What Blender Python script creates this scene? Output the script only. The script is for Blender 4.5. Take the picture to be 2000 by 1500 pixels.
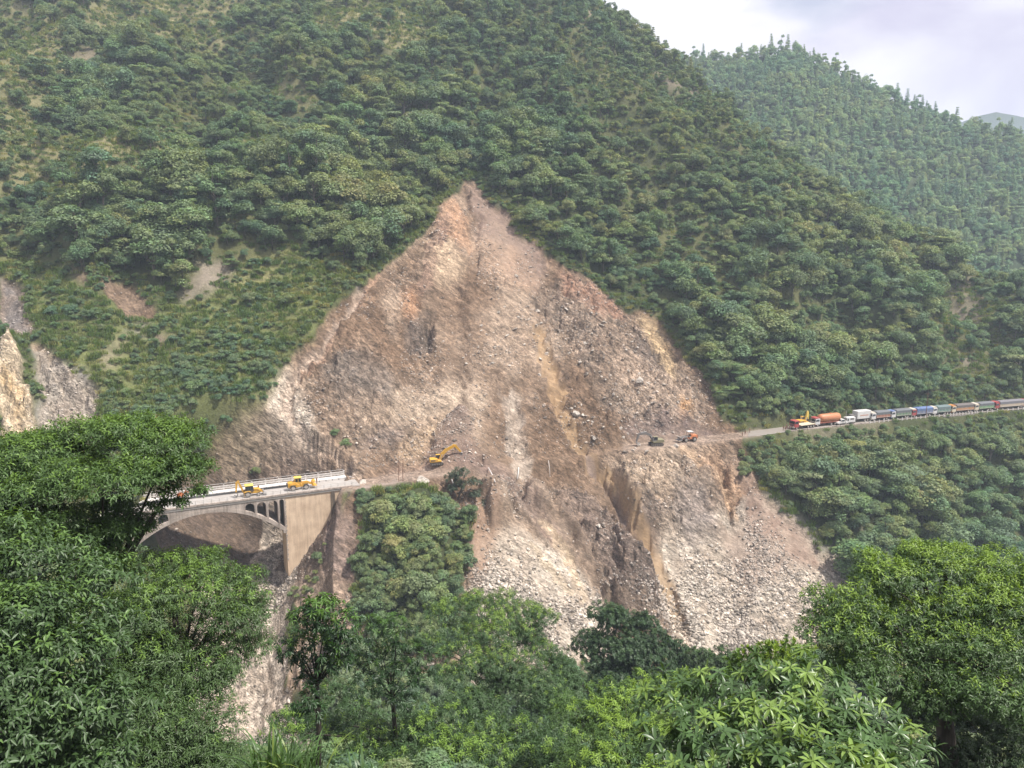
import bpy, bmesh, math, random
import numpy as np
from mathutils import Vector, Matrix

for _o in list(bpy.data.objects):
    bpy.data.objects.remove(_o)
scene = bpy.context.scene
col = scene.collection

# ------------------------------------------------------------------ camera, sky, sun, exposure
F_PX = 1480.0                    # focal length in pixels of a 2000 px wide frame
PITCH = math.radians(10.3)
cam_data = bpy.data.cameras.new("camera")
cam = bpy.data.objects.new("camera", cam_data)
col.objects.link(cam)
cam.location = (0.0, 0.0, 0.0)
cam.rotation_euler = (math.radians(90.0) - PITCH, 0.0, 0.0)
cam_data.sensor_width = 36.0
cam_data.lens = F_PX / 2000.0 * 36.0
cam_data.clip_start = 0.2
cam_data.clip_end = 9000.0
scene.camera = cam

SUN_DIR = Vector((0.44, -0.15, 0.885)).normalized()
HAZE_DENSITY = 0.00030
SUN_EL = math.asin(SUN_DIR.z)
SUN_AZ = math.atan2(SUN_DIR.x, SUN_DIR.y)
sun_data = bpy.data.lights.new("sun", "SUN")
sun_data.energy = 5.0
sun_data.angle = math.radians(2.5)
sun_data.color = (1.0, 0.955, 0.88)
sun = bpy.data.objects.new("sun", sun_data)
col.objects.link(sun)
sun.rotation_euler = SUN_DIR.to_track_quat("Z", "Y").to_euler()

world = bpy.data.worlds.new("World")
scene.world = world
world.use_nodes = True
wn, wl = world.node_tree.nodes, world.node_tree.links
wn.clear()
w_out = wn.new("ShaderNodeOutputWorld")
w_bg = wn.new("ShaderNodeBackground")
w_sky = wn.new("ShaderNodeTexSky")
w_sky.sky_type = "NISHITA"
w_sky.sun_disc = False
w_sky.sun_elevation = SUN_EL
w_sky.sun_rotation = SUN_AZ
w_sky.air_density = 1.0
w_sky.dust_density = 2.0
w_geo = wn.new("ShaderNodeTexCoord")
w_map = wn.new("ShaderNodeMapping")
w_map.inputs["Scale"].default_value = (1.0, 1.0, 2.2)
w_map.inputs["Location"].default_value = (0.35, 0.0, 0.0)
w_n1 = wn.new("ShaderNodeTexNoise")
w_n1.inputs["Scale"].default_value = 2.1
w_n1.inputs["Detail"].default_value = 7.0
w_n1.inputs["Roughness"].default_value = 0.52
w_n2 = wn.new("ShaderNodeTexNoise")
w_n2.inputs["Scale"].default_value = 3.4
w_n2.inputs["Detail"].default_value = 6.0
w_n2.inputs["Distortion"].default_value = 0.3
w_cov = wn.new("ShaderNodeValToRGB")
w_cov.color_ramp.elements[0].position = 0.18
w_cov.color_ramp.elements[1].position = 0.36
w_tone = wn.new("ShaderNodeValToRGB")
w_tone.color_ramp.elements[0].position = 0.36
w_tone.color_ramp.elements[0].color = (0.56, 0.525, 0.665, 1)
w_tone.color_ramp.elements[1].position = 0.66
w_tone.color_ramp.elements[1].color = (0.90, 0.88, 0.925, 1)
w_skymul = wn.new("ShaderNodeMixRGB")
w_skymul.blend_type = "MULTIPLY"
w_skymul.inputs[0].default_value = 1.0
w_skymul.inputs[2].default_value = (0.10, 0.10, 0.10, 1)
w_mix = wn.new("ShaderNodeMixRGB")
wl.new(w_geo.outputs["Generated"], w_map.inputs["Vector"])
wl.new(w_map.outputs[0], w_n1.inputs["Vector"])
wl.new(w_map.outputs[0], w_n2.inputs["Vector"])
wl.new(w_n1.outputs["Fac"], w_cov.inputs[0])
wl.new(w_n2.outputs["Fac"], w_tone.inputs[0])
wl.new(w_sky.outputs[0], w_skymul.inputs[1])
wl.new(w_cov.outputs[0], w_mix.inputs[0])
wl.new(w_skymul.outputs[0], w_mix.inputs[1])
wl.new(w_tone.outputs[0], w_mix.inputs[2])
wl.new(w_mix.outputs[0], w_bg.inputs[0])
w_bg.inputs[1].default_value = 1.0      # the Nishita part is multiplied by 0.10 above
wl.new(w_bg.outputs[0], w_out.inputs["Surface"])

scene.view_settings.view_transform = "Standard"
scene.view_settings.look = "None"
scene.view_settings.exposure = 0.45
scene.view_settings.gamma = 1.0
scene.view_settings.use_curve_mapping = False
scene.render.engine = "CYCLES"
cy = scene.cycles
cy.max_bounces = 5
cy.diffuse_bounces = 3
cy.glossy_bounces = 2
cy.transmission_bounces = 3
cy.volume_bounces = 0
cy.transparent_max_bounces = 4
cy.use_denoising = True
cy.denoising_prefilter = "ACCURATE"
cy.caustics_reflective = False
cy.caustics_refractive = False

# ------------------------------------------------------------------ pixel <-> world helpers (pixels of the 2000 x 1500 photograph)
CP, SP = math.cos(PITCH), math.sin(PITCH)

def ray(px, py):
    xp = (px - 1000.0) / F_PX
    yp = (750.0 - py) / F_PX
    return xp, CP + yp * SP, -SP + yp * CP

def proj(X, Y, Z):
    d = Y * CP - Z * SP
    u = Y * SP + Z * CP
    d = np.maximum(d, 0.01)
    return 1000.0 + F_PX * X / d, 750.0 - F_PX * u / d

def at(px, py, Y):
    dx, dy, dz = ray(px, py)
    k = Y / dy
    return Vector((dx * k, Y, dz * k))

# ------------------------------------------------------------------ noise
def _hash(ix, iy, iz, seed):
    h = (ix.astype(np.uint32) * np.uint32(374761393) + iy.astype(np.uint32) * np.uint32(668265263)
         + iz.astype(np.uint32) * np.uint32(2147483647 - 58) + np.uint32(seed * 1013904223 & 0xFFFFFFFF))
    h = (h ^ (h >> np.uint32(13))) * np.uint32(1274126177)
    h = (h ^ (h >> np.uint32(16))) * np.uint32(2246822519)
    h = h ^ (h >> np.uint32(15))
    return (h & np.uint32(0xFFFFFF)).astype(np.float32) / np.float32(16777215.0)

def vnoise(x, y, z=None, seed=0):
    x = np.asarray(x, np.float32); y = np.asarray(y, np.float32)
    ix = np.floor(x).astype(np.int64); iy = np.floor(y).astype(np.int64)
    fx = x - ix; fy = y - iy
    fx = fx * fx * (3 - 2 * fx); fy = fy * fy * (3 - 2 * fy)
    def plane(iz):
        a = _hash(ix, iy, iz, seed); b = _hash(ix + 1, iy, iz, seed)
        c = _hash(ix, iy + 1, iz, seed); d = _hash(ix + 1, iy + 1, iz, seed)
        return (a * (1 - fx) + b * fx) * (1 - fy) + (c * (1 - fx) + d * fx) * fy
    if z is None:
        return plane(np.zeros_like(ix)) * 2 - 1
    z = np.asarray(z, np.float32)
    iz = np.floor(z).astype(np.int64); fz = z - iz
    fz = fz * fz * (3 - 2 * fz)
    return (plane(iz) * (1 - fz) + plane(iz + 1) * fz) * 2 - 1

def fbm(x, y, z=None, oct=4, seed=0, gain=0.5):
    r = 0.0; a = 1.0; n = 0.0
    for k in range(oct):
        f = 2.03 ** k
        r = r + a * vnoise(x * f + 17.3 * k, y * f - 9.1 * k, None if z is None else z * f, seed + k)
        n += a; a *= gain
    return r / n

def sstep(a, b, x):
    t = np.clip((x - a) / (b - a), 0, 1)
    return t * t * (3 - 2 * t)

def in_poly(px, py, poly):
    res = np.zeros(px.shape, bool)
    n = len(poly)
    xs = [p[0] for p in poly]; ys = [p[1] for p in poly]
    bb = (px >= min(xs)) & (px <= max(xs)) & (py >= min(ys)) & (py <= max(ys))
    x = px[bb]; y = py[bb]
    r = np.zeros(x.shape, bool)
    for i in range(n):
        x0, y0 = poly[i]; x1, y1 = poly[(i + 1) % n]
        if y0 == y1:
            continue
        c = ((y0 > y) != (y1 > y)) & (x < (x1 - x0) * (y - y0) / (y1 - y0) + x0)
        r ^= c
    res[bb] = r
    return res

def line_dist(px, py, pts):
    """distance to a polyline in the plane, and the interpolated third value of its points"""
    best = np.full(px.shape, 1e9, np.float32); val = np.zeros(px.shape, np.float32)
    for a, b in zip(pts[:-1], pts[1:]):
        dx, dy = b[0] - a[0], b[1] - a[1]
        t = np.clip(((px - a[0]) * dx + (py - a[1]) * dy) / (dx * dx + dy * dy), 0, 1)
        d = np.hypot(px - (a[0] + t * dx), py - (a[1] + t * dy))
        m = d < best
        best = np.where(m, d, best)
        val = np.where(m, a[2] + t * (b[2] - a[2]), val)
    return best, val

def blur2(a, n):
    """box blur of an array, n cells each way"""
    for ax in (0, 1):
        k = 2 * n + 1
        pad = [(0, 0), (0, 0)]; pad[ax] = (n + 1, n)
        c = np.cumsum(np.pad(a, pad, mode="edge"), axis=ax)
        a = (np.take(c, range(k, c.shape[ax]), axis=ax) - np.take(c, range(0, c.shape[ax] - k), axis=ax)) / k
    return a

# ------------------------------------------------------------------ object helpers
def tag(o, label=None, cat=None, group=None, kind=None):
    if label: o["label"] = label
    if cat: o["category"] = cat
    if group: o["group"] = group
    if kind: o["kind"] = kind
    return o

def empty(name, loc=(0, 0, 0), rz=0.0, label=None, cat=None, group=None, rot=None):
    o = bpy.data.objects.new(name, None)
    col.objects.link(o)
    o.empty_display_size = 0.2
    o.location = loc
    o.rotation_euler = rot if rot is not None else (0, 0, rz)
    return tag(o, label, cat, group)

def np_mesh(name, verts, faces_flat, sizes, colors=None, smooth=False, mat_idx=None):
    me = bpy.data.meshes.new(name)
    nv = len(verts)
    me.vertices.add(nv)
    me.vertices.foreach_set("co", np.asarray(verts, np.float32).ravel())
    faces_flat = np.asarray(faces_flat, np.int32).ravel()
    me.loops.add(len(faces_flat))
    me.loops.foreach_set("vertex_index", faces_flat)
    if np.isscalar(sizes):
        nf = len(faces_flat) // sizes
        starts = np.arange(nf, dtype=np.int32) * sizes
    else:
        sizes = np.asarray(sizes, np.int32); nf = len(sizes)
        starts = np.concatenate([[0], np.cumsum(sizes)[:-1]]).astype(np.int32)
    me.polygons.add(nf)
    me.polygons.foreach_set("loop_start", starts)
    if mat_idx is not None:
        me.polygons.foreach_set("material_index", np.asarray(mat_idx, np.int32))
    if smooth:
        me.polygons.foreach_set("use_smooth", np.ones(nf, bool))
    me.update(calc_edges=True)
    if colors is not None:
        ca = me.attributes.new("Col", "FLOAT_COLOR", "POINT")
        c4 = np.ones((nv, 4), np.float32); c4[:, :np.shape(colors)[1]] = colors
        ca.data.foreach_set("color", c4.ravel())
    return me

def link(name, me, mats=(), parent=None, loc=None, rz=None):
    o = bpy.data.objects.new(name, me)
    col.objects.link(o)
    if not isinstance(mats, (list, tuple)):
        mats = [mats]
    if len(me.materials) == 0:
        for m in mats: me.materials.append(m)
    if parent is not None: o.parent = parent
    if loc is not None: o.location = loc
    if rz is not None: o.rotation_euler = (0, 0, rz)
    return o

class MB:
    """collects simple shapes, then becomes ONE mesh object"""
    def __init__(self):
        self.v = []; self.f = []
    def add(self, vs, fs):
        n = len(self.v)
        self.v += [tuple(p) for p in vs]
        self.f += [tuple(i + n for i in f) for f in fs]
        return self
    def box(self, c, s, rot=None, taper=1.0):
        hx, hy, hz = s[0] / 2, s[1] / 2, s[2] / 2
        vs = []
        for z, k in ((-hz, 1.0), (hz, taper)):
            for x, y in ((-hx, -hy), (hx, -hy), (hx, hy), (-hx, hy)):
                p = Vector((x * k, y * k, z))
                if rot is not None: p = rot @ p
                vs.append(p + Vector(c))
        return self.add(vs, [(3, 2, 1, 0), (4, 5, 6, 7), (0, 1, 5, 4), (1, 2, 6, 5), (2, 3, 7, 6), (3, 0, 4, 7)])
    def cyl(self, p0, p1, r0, r1=None, n=12, caps=True):
        r1 = r0 if r1 is None else r1
        p0 = Vector(p0); p1 = Vector(p1)
        q = (p1 - p0).to_track_quat("Z", "Y")
        vs = []
        for p, r in ((p0, r0), (p1, r1)):
            for i in range(n):
                a = 2 * math.pi * i / n
                vs.append(p + q @ Vector((r * math.cos(a), r * math.sin(a), 0)))
        fs = [(i, (i + 1) % n, n + (i + 1) % n, n + i) for i in range(n)]
        if caps: fs += [tuple(range(n))[::-1], tuple(range(n, 2 * n))]
        return self.add(vs, fs)
    def tube(self, pts, radii, n=7):
        pts = [Vector(p) for p in pts]
        vs = []
        for i, p in enumerate(pts):
            d = (pts[min(i + 1, len(pts) - 1)] - pts[max(i - 1, 0)])
            q = d.to_track_quat("Z", "Y")
            for k in range(n):
                a = 2 * math.pi * k / n
                vs.append(p + q @ Vector((radii[i] * math.cos(a), radii[i] * math.sin(a), 0)))
        fs = []
        for i in range(len(pts) - 1):
            for k in range(n):
                fs.append((i * n + k, i * n + (k + 1) % n, (i + 1) * n + (k + 1) % n, (i + 1) * n + k))
        fs += [tuple(range(n))[::-1], tuple(range((len(pts) - 1) * n, len(pts) * n))]
        return self.add(vs, fs)
    def prism(self, prof, y0, y1, axis="y"):
        """profile points (a, b) in the x-z plane pushed along y (or in y-z pushed along x)"""
        n = len(prof)
        if axis == "y":
            vs = [(a, y0, b) for a, b in prof] + [(a, y1, b) for a, b in prof]
        else:
            vs = [(y0, a, b) for a, b in prof] + [(y1, a, b) for a, b in prof]
        fs = [tuple(range(n)), tuple(range(n, 2 * n))[::-1]] + [(i, n + i, n + (i + 1) % n, (i + 1) % n) for i in range(n)]
        return self.add(vs, fs)
    def build(self, name, mat, parent=None, smooth=False, bevel=0.0):
        me = bpy.data.meshes.new(name)
        me.from_pydata([tuple(p) for p in self.v], [], self.f)
        me.update()
        bm = bmesh.new(); bm.from_mesh(me)
        bmesh.ops.recalc_face_normals(bm, faces=bm.faces)
        if bevel > 0:
            bmesh.ops.bevel(bm, geom=[e for e in bm.edges if len(e.link_faces) == 2 and e.calc_face_angle(0) > 0.5],
                            offset=bevel, segments=1, affect="EDGES", clamp_overlap=True)
        bm.to_mesh(me); bm.free()
        if smooth:
            me.polygons.foreach_set("use_smooth", [True] * len(me.polygons))
        return link(name, me, mat, parent)

def copy_tree(o, parent=None):
    c = o.copy(); col.objects.link(c); c.parent = parent
    for ch in o.children:
        copy_tree(ch, c)
    return c

# ------------------------------------------------------------------ materials
def new_mat(name):
    m = bpy.data.materials.new(name); m.use_nodes = True
    n, l = m.node_tree.nodes, m.node_tree.links
    return m, n, l, n["Principled BSDF"]

def plain(name, rgb, rough=0.55, metal=0.0, grime=0.18, scale=3.0, spec=0.4):
    m, n, l, b = new_mat(name)
    tx = n.new("ShaderNodeTexCoord")
    ns = n.new("ShaderNodeTexNoise"); ns.inputs["Scale"].default_value = scale; ns.inputs["Detail"].default_value = 5
    rp = n.new("ShaderNodeValToRGB")
    rp.color_ramp.elements[0].position = 0.3; rp.color_ramp.elements[1].position = 0.7
    g = (0.24, 0.19, 0.15)
    rp.color_ramp.elements[0].color = tuple(c * (1 - grime) + d * grime for c, d in zip(rgb, g)) + (1,)
    rp.color_ramp.elements[1].color = tuple(rgb) + (1,)
    l.new(tx.outputs["Object"], ns.inputs["Vector"]); l.new(ns.outputs["Fac"], rp.inputs[0])
    l.new(rp.outputs[0], b.inputs["Base Color"])
    b.inputs["Roughness"].default_value = rough; b.inputs["Metallic"].default_value = metal
    b.inputs["Specular IOR Level"].default_value = spec
    return m

def leaf_mat(name, tint=(1, 1, 1), hue_var=0.0, transl=0.3, rough=0.5, world_var=0.0):
    m, n, l, b = new_mat(name)
    at_ = n.new("ShaderNodeAttribute"); at_.attribute_name = "Col"
    last = at_.outputs["Color"]
    if hue_var > 0:
        oi = n.new("ShaderNodeObjectInfo")
        rp = n.new("ShaderNodeValToRGB"); cr = rp.color_ramp
        cols = [(0.00, (0.62, 0.80, 0.78)), (0.22, (0.80, 0.98, 0.85)), (0.45, (1.0, 1.02, 0.85)), (0.62, (1.25, 1.22, 0.85)),
                (0.78, (0.9, 1.12, 0.8)), (0.92, (1.35, 1.25, 0.8)), (0.985, (1.3, 1.1, 0.85))]
        cr.elements[0].position = cols[0][0]; cr.elements[0].color = cols[0][1] + (1,)
        cr.elements[1].position = cols[-1][0]; cr.elements[1].color = cols[-1][1] + (1,)
        for p, c in cols[1:-1]:
            e = cr.elements.new(p); e.color = c + (1,)
        l.new(oi.outputs["Random"], rp.inputs[0])
        mx = n.new("ShaderNodeMixRGB"); mx.blend_type = "MULTIPLY"; mx.inputs[0].default_value = hue_var
        l.new(last, mx.inputs[1]); l.new(rp.outputs[0], mx.inputs[2]); last = mx.outputs[0]
    if world_var > 0:
        ge = n.new("ShaderNodeNewGeometry")
        ns = n.new("ShaderNodeTexNoise"); ns.inputs["Scale"].default_value = 0.022; ns.inputs["Detail"].default_value = 3
        rp = n.new("ShaderNodeValToRGB")
        rp.color_ramp.elements[0].position = 0.35; rp.color_ramp.elements[0].color = (0.72, 0.92, 0.95, 1)
        rp.color_ramp.elements[1].position = 0.66; rp.color_ramp.elements[1].color = (1.35, 1.15, 0.85, 1)
        l.new(ge.outputs["Position"], ns.inputs["Vector"]); l.new(ns.outputs["Fac"], rp.inputs[0])
        mx = n.new("ShaderNodeMixRGB"); mx.blend_type = "MULTIPLY"; mx.inputs[0].default_value = world_var
        l.new(last, mx.inputs[1]); l.new(rp.outputs[0], mx.inputs[2]); last = mx.outputs[0]
    mx = n.new("ShaderNodeMixRGB"); mx.blend_type = "MULTIPLY"; mx.inputs[0].default_value = 1.0
    mx.inputs[2].default_value = tuple(tint) + (1,)
    l.new(last, mx.inputs[1]); last = mx.outputs[0]
    l.new(last, b.inputs["Base Color"])
    b.inputs["Roughness"].default_value = rough
    b.inputs["Specular IOR Level"].default_value = 0.35
    tr = n.new("ShaderNodeBsdfTranslucent")
    br = n.new("ShaderNodeMixRGB"); br.blend_type = "MULTIPLY"; br.inputs[0].default_value = 1.0; br.inputs[2].default_value = (1.7, 1.6, 0.6, 1)
    l.new(last, br.inputs[1]); l.new(br.outputs[0], tr.inputs["Color"])
    ms = n.new("ShaderNodeMixShader"); ms.inputs[0].default_value = transl
    out = n["Material Output"]
    l.new(b.outputs[0], ms.inputs[1]); l.new(tr.outputs[0], ms.inputs[2]); l.new(ms.outputs[0], out.inputs["Surface"])
    return m

def bark_mat(name, a, b_, scale=6.0):
    m, n, l, b = new_mat(name)
    tx = n.new("ShaderNodeTexCoord"); mp = n.new("ShaderNodeMapping"); mp.inputs["Scale"].default_value = (1, 1, 0.25)
    ns = n.new("ShaderNodeTexNoise"); ns.inputs["Scale"].default_value = scale; ns.inputs["Detail"].default_value = 6
    rp = n.new("ShaderNodeValToRGB"); rp.color_ramp.elements[0].color = a + (1,); rp.color_ramp.elements[1].color = b_ + (1,)
    rp.color_ramp.elements[0].position = 0.3; rp.color_ramp.elements[1].position = 0.7
    l.new(tx.outputs["Object"], mp.inputs[0]); l.new(mp.outputs[0], ns.inputs["Vector"]); l.new(ns.outputs["Fac"], rp.inputs[0])
    l.new(rp.outputs[0], b.inputs["Base Color"]); b.inputs["Roughness"].default_value = 0.9
    bp = n.new("ShaderNodeBump"); bp.inputs["Strength"].default_value = 0.5; bp.inputs["Distance"].default_value = 0.03
    l.new(ns.outputs["Fac"], bp.inputs["Height"]); l.new(bp.outputs[0], b.inputs["Normal"])
    return m

def ground_mat(name, rock=True):
    """colour zones from the mesh, stones and grain from world-space noise"""
    m, n, l, b = new_mat(name)
    at_ = n.new("ShaderNodeAttribute"); at_.attribute_name = "Col"
    ge = n.new("ShaderNodeNewGeometry")
    v1 = n.new("ShaderNodeTexVoronoi"); v1.inputs["Scale"].default_value = 1.15 if rock else 2.0
    v2 = n.new("ShaderNodeTexVoronoi"); v2.inputs["Scale"].default_value = 3.6
    n1 = n.new("ShaderNodeTexNoise"); n1.inputs["Scale"].default_value = 0.55; n1.inputs["Detail"].default_value = 9; n1.inputs["Roughness"].default_value = 0.68
    # the grain follows the tilted beds: longer along them, down to the right
    rt = n.new("ShaderNodeMapping"); rt.inputs["Rotation"].default_value = (0, math.radians(-35 if rock else 0), 0)
    sc2 = n.new("ShaderNodeMapping"); sc2.inputs["Scale"].default_value = (0.42, 0.8, 1.15) if rock else (1, 1, 1)
    l.new(ge.outputs["Position"], rt.inputs["Vector"]); l.new(rt.outputs[0], sc2.inputs["Vector"])
    for t in (v1, v2, n1): l.new(sc2.outputs[0], t.inputs["Vector"])
    hs1 = n.new("ShaderNodeSeparateColor"); l.new(v1.outputs["Color"], hs1.inputs[0])
    hs2 = n.new("ShaderNodeSeparateColor"); l.new(v2.outputs["Color"], hs2.inputs[0])
    def mr(src, a, b_):
        r = n.new("ShaderNodeMapRange"); r.inputs["To Min"].default_value = a; r.inputs["To Max"].default_value = b_
        l.new(src, r.inputs["Value"]); return r.outputs[0]
    def mul(x, y):
        k = n.new("ShaderNodeMath"); k.operation = "MULTIPLY"; l.new(x, k.inputs[0]); l.new(y, k.inputs[1]); return k.outputs[0]
    k = 1.0 if rock else 0.6
    f = mul(mr(hs1.outputs[0], 1 - 0.30 * k, 1 + 0.26 * k), mr(hs2.outputs[0], 1 - 0.42 * k, 1 + 0.40 * k))
    nr = n.new("ShaderNodeMapRange"); nr.inputs["From Min"].default_value = 0.3; nr.inputs["From Max"].default_value = 0.7
    nr.inputs["To Min"].default_value = 0.68; nr.inputs["To Max"].default_value = 1.3
    l.new(n1.outputs["Fac"], nr.inputs["Value"])
    f = mul(f, nr.outputs[0])
    # soil is smoother than rubble: the amount of stone is stored with the colour
    fm = n.new("ShaderNodeMath"); fm.operation = "SUBTRACT"; l.new(f, fm.inputs[0]); fm.inputs[1].default_value = 1.0
    fa = n.new("ShaderNodeMath"); fa.operation = "MULTIPLY_ADD"
    l.new(fm.outputs[0], fa.inputs[0]); l.new(at_.outputs["Alpha"], fa.inputs[1]); fa.inputs[2].default_value = 1.0
    f = fa.outputs[0]
    vm = n.new("ShaderNodeVectorMath"); vm.operation = "SCALE"
    l.new(at_.outputs["Color"], vm.inputs[0]); l.new(f, vm.inputs["Scale"])
    l.new(vm.outputs[0], b.inputs["Base Color"])
    b.inputs["Roughness"].default_value = 0.92
    b.inputs["Specular IOR Level"].default_value = 0.2
    h = n.new("ShaderNodeMath"); h.operation = "ADD"
    l.new(mr(hs1.outputs[1], 0, 0.7), h.inputs[0]); l.new(mr(hs2.outputs[1], 0, 0.35), h.inputs[1])
    h2 = n.new("ShaderNodeMath"); h2.operation = "ADD"
    l.new(h.outputs[0], h2.inputs[0]); l.new(n1.outputs["Fac"], h2.inputs[1])
    bp = n.new("ShaderNodeBump"); bp.inputs["Strength"].default_value = 0.75 if rock else 0.5
    l.new(at_.outputs["Alpha"], bp.inputs["Strength"])
    bp.inputs["Distance"].default_value = 0.35
    l.new(h2.outputs[0], bp.inputs["Height"]); l.new(bp.outputs[0], b.inputs["Normal"])
    return m

def stain_mat(name, c0, c1, vertical=True, rough=0.85):
    """weathered wall: vertical streaks, blotches"""
    m, n, l, b = new_mat(name)
    tx = n.new("ShaderNodeTexCoord"); mp = n.new("ShaderNodeMapping")
    mp.inputs["Scale"].default_value = (1.3, 1.3, 0.10) if vertical else (1, 1, 1)
    n1 = n.new("ShaderNodeTexNoise"); n1.inputs["Scale"].default_value = 1.4; n1.inputs["Detail"].default_value = 7; n1.inputs["Roughness"].default_value = 0.6
    n2 = n.new("ShaderNodeTexNoise"); n2.inputs["Scale"].default_value = 0.35; n2.inputs["Detail"].default_value = 6
    n3 = n.new("ShaderNodeTexNoise"); n3.inputs["Scale"].default_value = 5.0; n3.inputs["Detail"].default_value = 6
    l.new(tx.outputs["Object"], mp.inputs[0]); l.new(mp.outputs[0], n1.inputs["Vector"])
    l.new(tx.outputs["Object"], n2.inputs["Vector"]); l.new(tx.outputs["Object"], n3.inputs["Vector"])
    a = n.new("ShaderNodeMath"); a.operation = "ADD"; l.new(n1.outputs["Fac"], a.inputs[0]); l.new(n2.outputs["Fac"], a.inputs[1])
    a2 = n.new("ShaderNodeMath"); a2.operation = "MULTIPLY_ADD"; l.new(n3.outputs["Fac"], a2.inputs[0]); a2.inputs[1].default_value = 0.5; l.new(a.outputs[0], a2.inputs[2])
    mr = n.new("ShaderNodeMapRange"); mr.inputs["From Min"].default_value = 0.95; mr.inputs["From Max"].default_value = 1.5
    l.new(a2.outputs[0], mr.inputs["Value"])
    rp = n.new("ShaderNodeValToRGB"); rp.color_ramp.elements[0].color = c0 + (1,); rp.color_ramp.elements[1].color = c1 + (1,)
    l.new(mr.outputs[0], rp.inputs[0]); l.new(rp.outputs[0], b.inputs["Base Color"])
    b.inputs["Roughness"].default_value = rough
    bp = n.new("ShaderNodeBump"); bp.inputs["Strength"].default_value = 0.3; bp.inputs["Distance"].default_value = 0.05
    l.new(n3.outputs["Fac"], bp.inputs["Height"]); l.new(bp.outputs[0], b.inputs["Normal"])
    return m

M_SLIDE = ground_mat("landslide_debris", True)
M_SOIL = ground_mat("forest_soil", False)

# ------------------------------------------------------------------ labels that single out alike things by what they lie beside
ORD = ["", "second ", "third ", "fourth ", "fifth ", "sixth ", "seventh ", "eighth ", "ninth ", "tenth ", "eleventh ", "twelfth ", "thirteenth ", "fourteenth ", "fifteenth ",
       "sixteenth ", "seventeenth ", "eighteenth ", "nineteenth ", "twentieth "]
def dirword(dx, dy):
    if abs(dx) < 0.45 * abs(dy): return "above" if dy < 0 else "below"
    if abs(dy) < 0.45 * abs(dx): return "left of" if dx < 0 else "right of"
    return ("above left of" if dx < 0 else "above right of") if dy < 0 else ("below left of" if dx < 0 else "below right of")

def beside_labels(items, anchors):
    """items: (px, py, noun). One label each: which of its like it is, counted from the nearest landmark on the same side"""
    buckets = {}
    for i, (x, y, noun) in enumerate(items):
        a = min(range(len(anchors)), key=lambda k: (anchors[k][1] - x) ** 2 + (anchors[k][2] - y) ** 2)
        dx, dy = x - anchors[a][1], y - anchors[a][2]
        buckets.setdefault((a, noun, dirword(dx, dy)), []).append((math.hypot(dx, dy), i))
    out = {}
    for (a, noun, dw), lst in buckets.items():
        lst.sort()
        for k, (_, i) in enumerate(lst):
            out[i] = "%snearest %s %s %s" % (ORD[min(k, 19)], noun, dw, anchors[a][0])
    return out
# ------------------------------------------------------------------ terrain: valley, road bench, mountain, far ridge
ROAD_S = [-1.4, -0.9, -0.6, -0.425, -0.225, -0.112, 0.235, 0.314, 0.389, 0.553, 0.69, 0.9, 1.4]
ROAD_Y = [118, 142, 159, 171, 184.8, 196, 230, 238, 248, 266, 281, 303, 350]
ROAD_Z = -60.0

def road_y(s):
    return np.interp(s, ROAD_S, ROAD_Y)

def road_pos(px, lateral=0.0):
    """point of the road (z = ROAD_Z) seen in pixel column px, and the heading of the road there"""
    ss = np.linspace(-0.85, 0.95, 3601)
    yy = road_y(ss) + lateral
    pxs, _ = proj(ss * yy, yy, np.full_like(ss, ROAD_Z))
    s = float(np.interp(px, pxs, ss))
    y = float(road_y(s)) + lateral
    y1 = float(road_y(s + 0.01)) + lateral; y0 = float(road_y(s - 0.01)) + lateral
    hd = math.atan2(y1 - y0, (s + 0.01) * y1 - (s - 0.01) * y0)
    return Vector((s * y, y, ROAD_Z)), hd

CREST = [(-1.4, 560, 205), (-0.75, 600, 262), (-0.3, 600, 250), (0.0, 570, 212), (0.06, 540, 186), (0.126, 494, 138), (0.21, 452, 101), (0.296, 409, 62), (0.37, 388, 39),
         (0.446, 370, 20), (0.5576, 351, -3), (0.671, 335, -23), (0.9, 330, -42), (1.4, 360, -50)]
_far = [(1000, 125, 830), (1340, 122, 800), (1400, 116, 780), (1480, 110, 760), (1560, 106, 745), (1620, 136, 735), (1700, 180, 720), (1800, 220, 705),
        (1880, 248, 690), (1950, 260, 680), (2000, 274, 670), (2200, 345, 650), (2700, 430, 640)]
FAR_S, FAR_Y, FAR_Z = [], [], []
for _px, _py, _Y in _far:
    _p = at(_px, _py, _Y)
    FAR_S.append(_p.x / _p.y); FAR_Y.append(_Y); FAR_Z.append(_p.z)

GULLY = [(-62, 214, -60), (-62, 205, -71), (-64, 190, -78), (-65, 177, -84), (-64, 165, -93), (-62, 155, -99), (-60, 146, -102), (-50, 128, -103)]

def near_z(X, Y):
    z = np.where(Y > 0, -1.9 - 0.73 * Y, -1.9 - 0.45 * Y)
    return z + 1.1 * fbm(X / 16.0, Y / 16.0, oct=3, seed=3) * np.clip(np.abs(Y) / 12.0, 0, 1)

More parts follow.
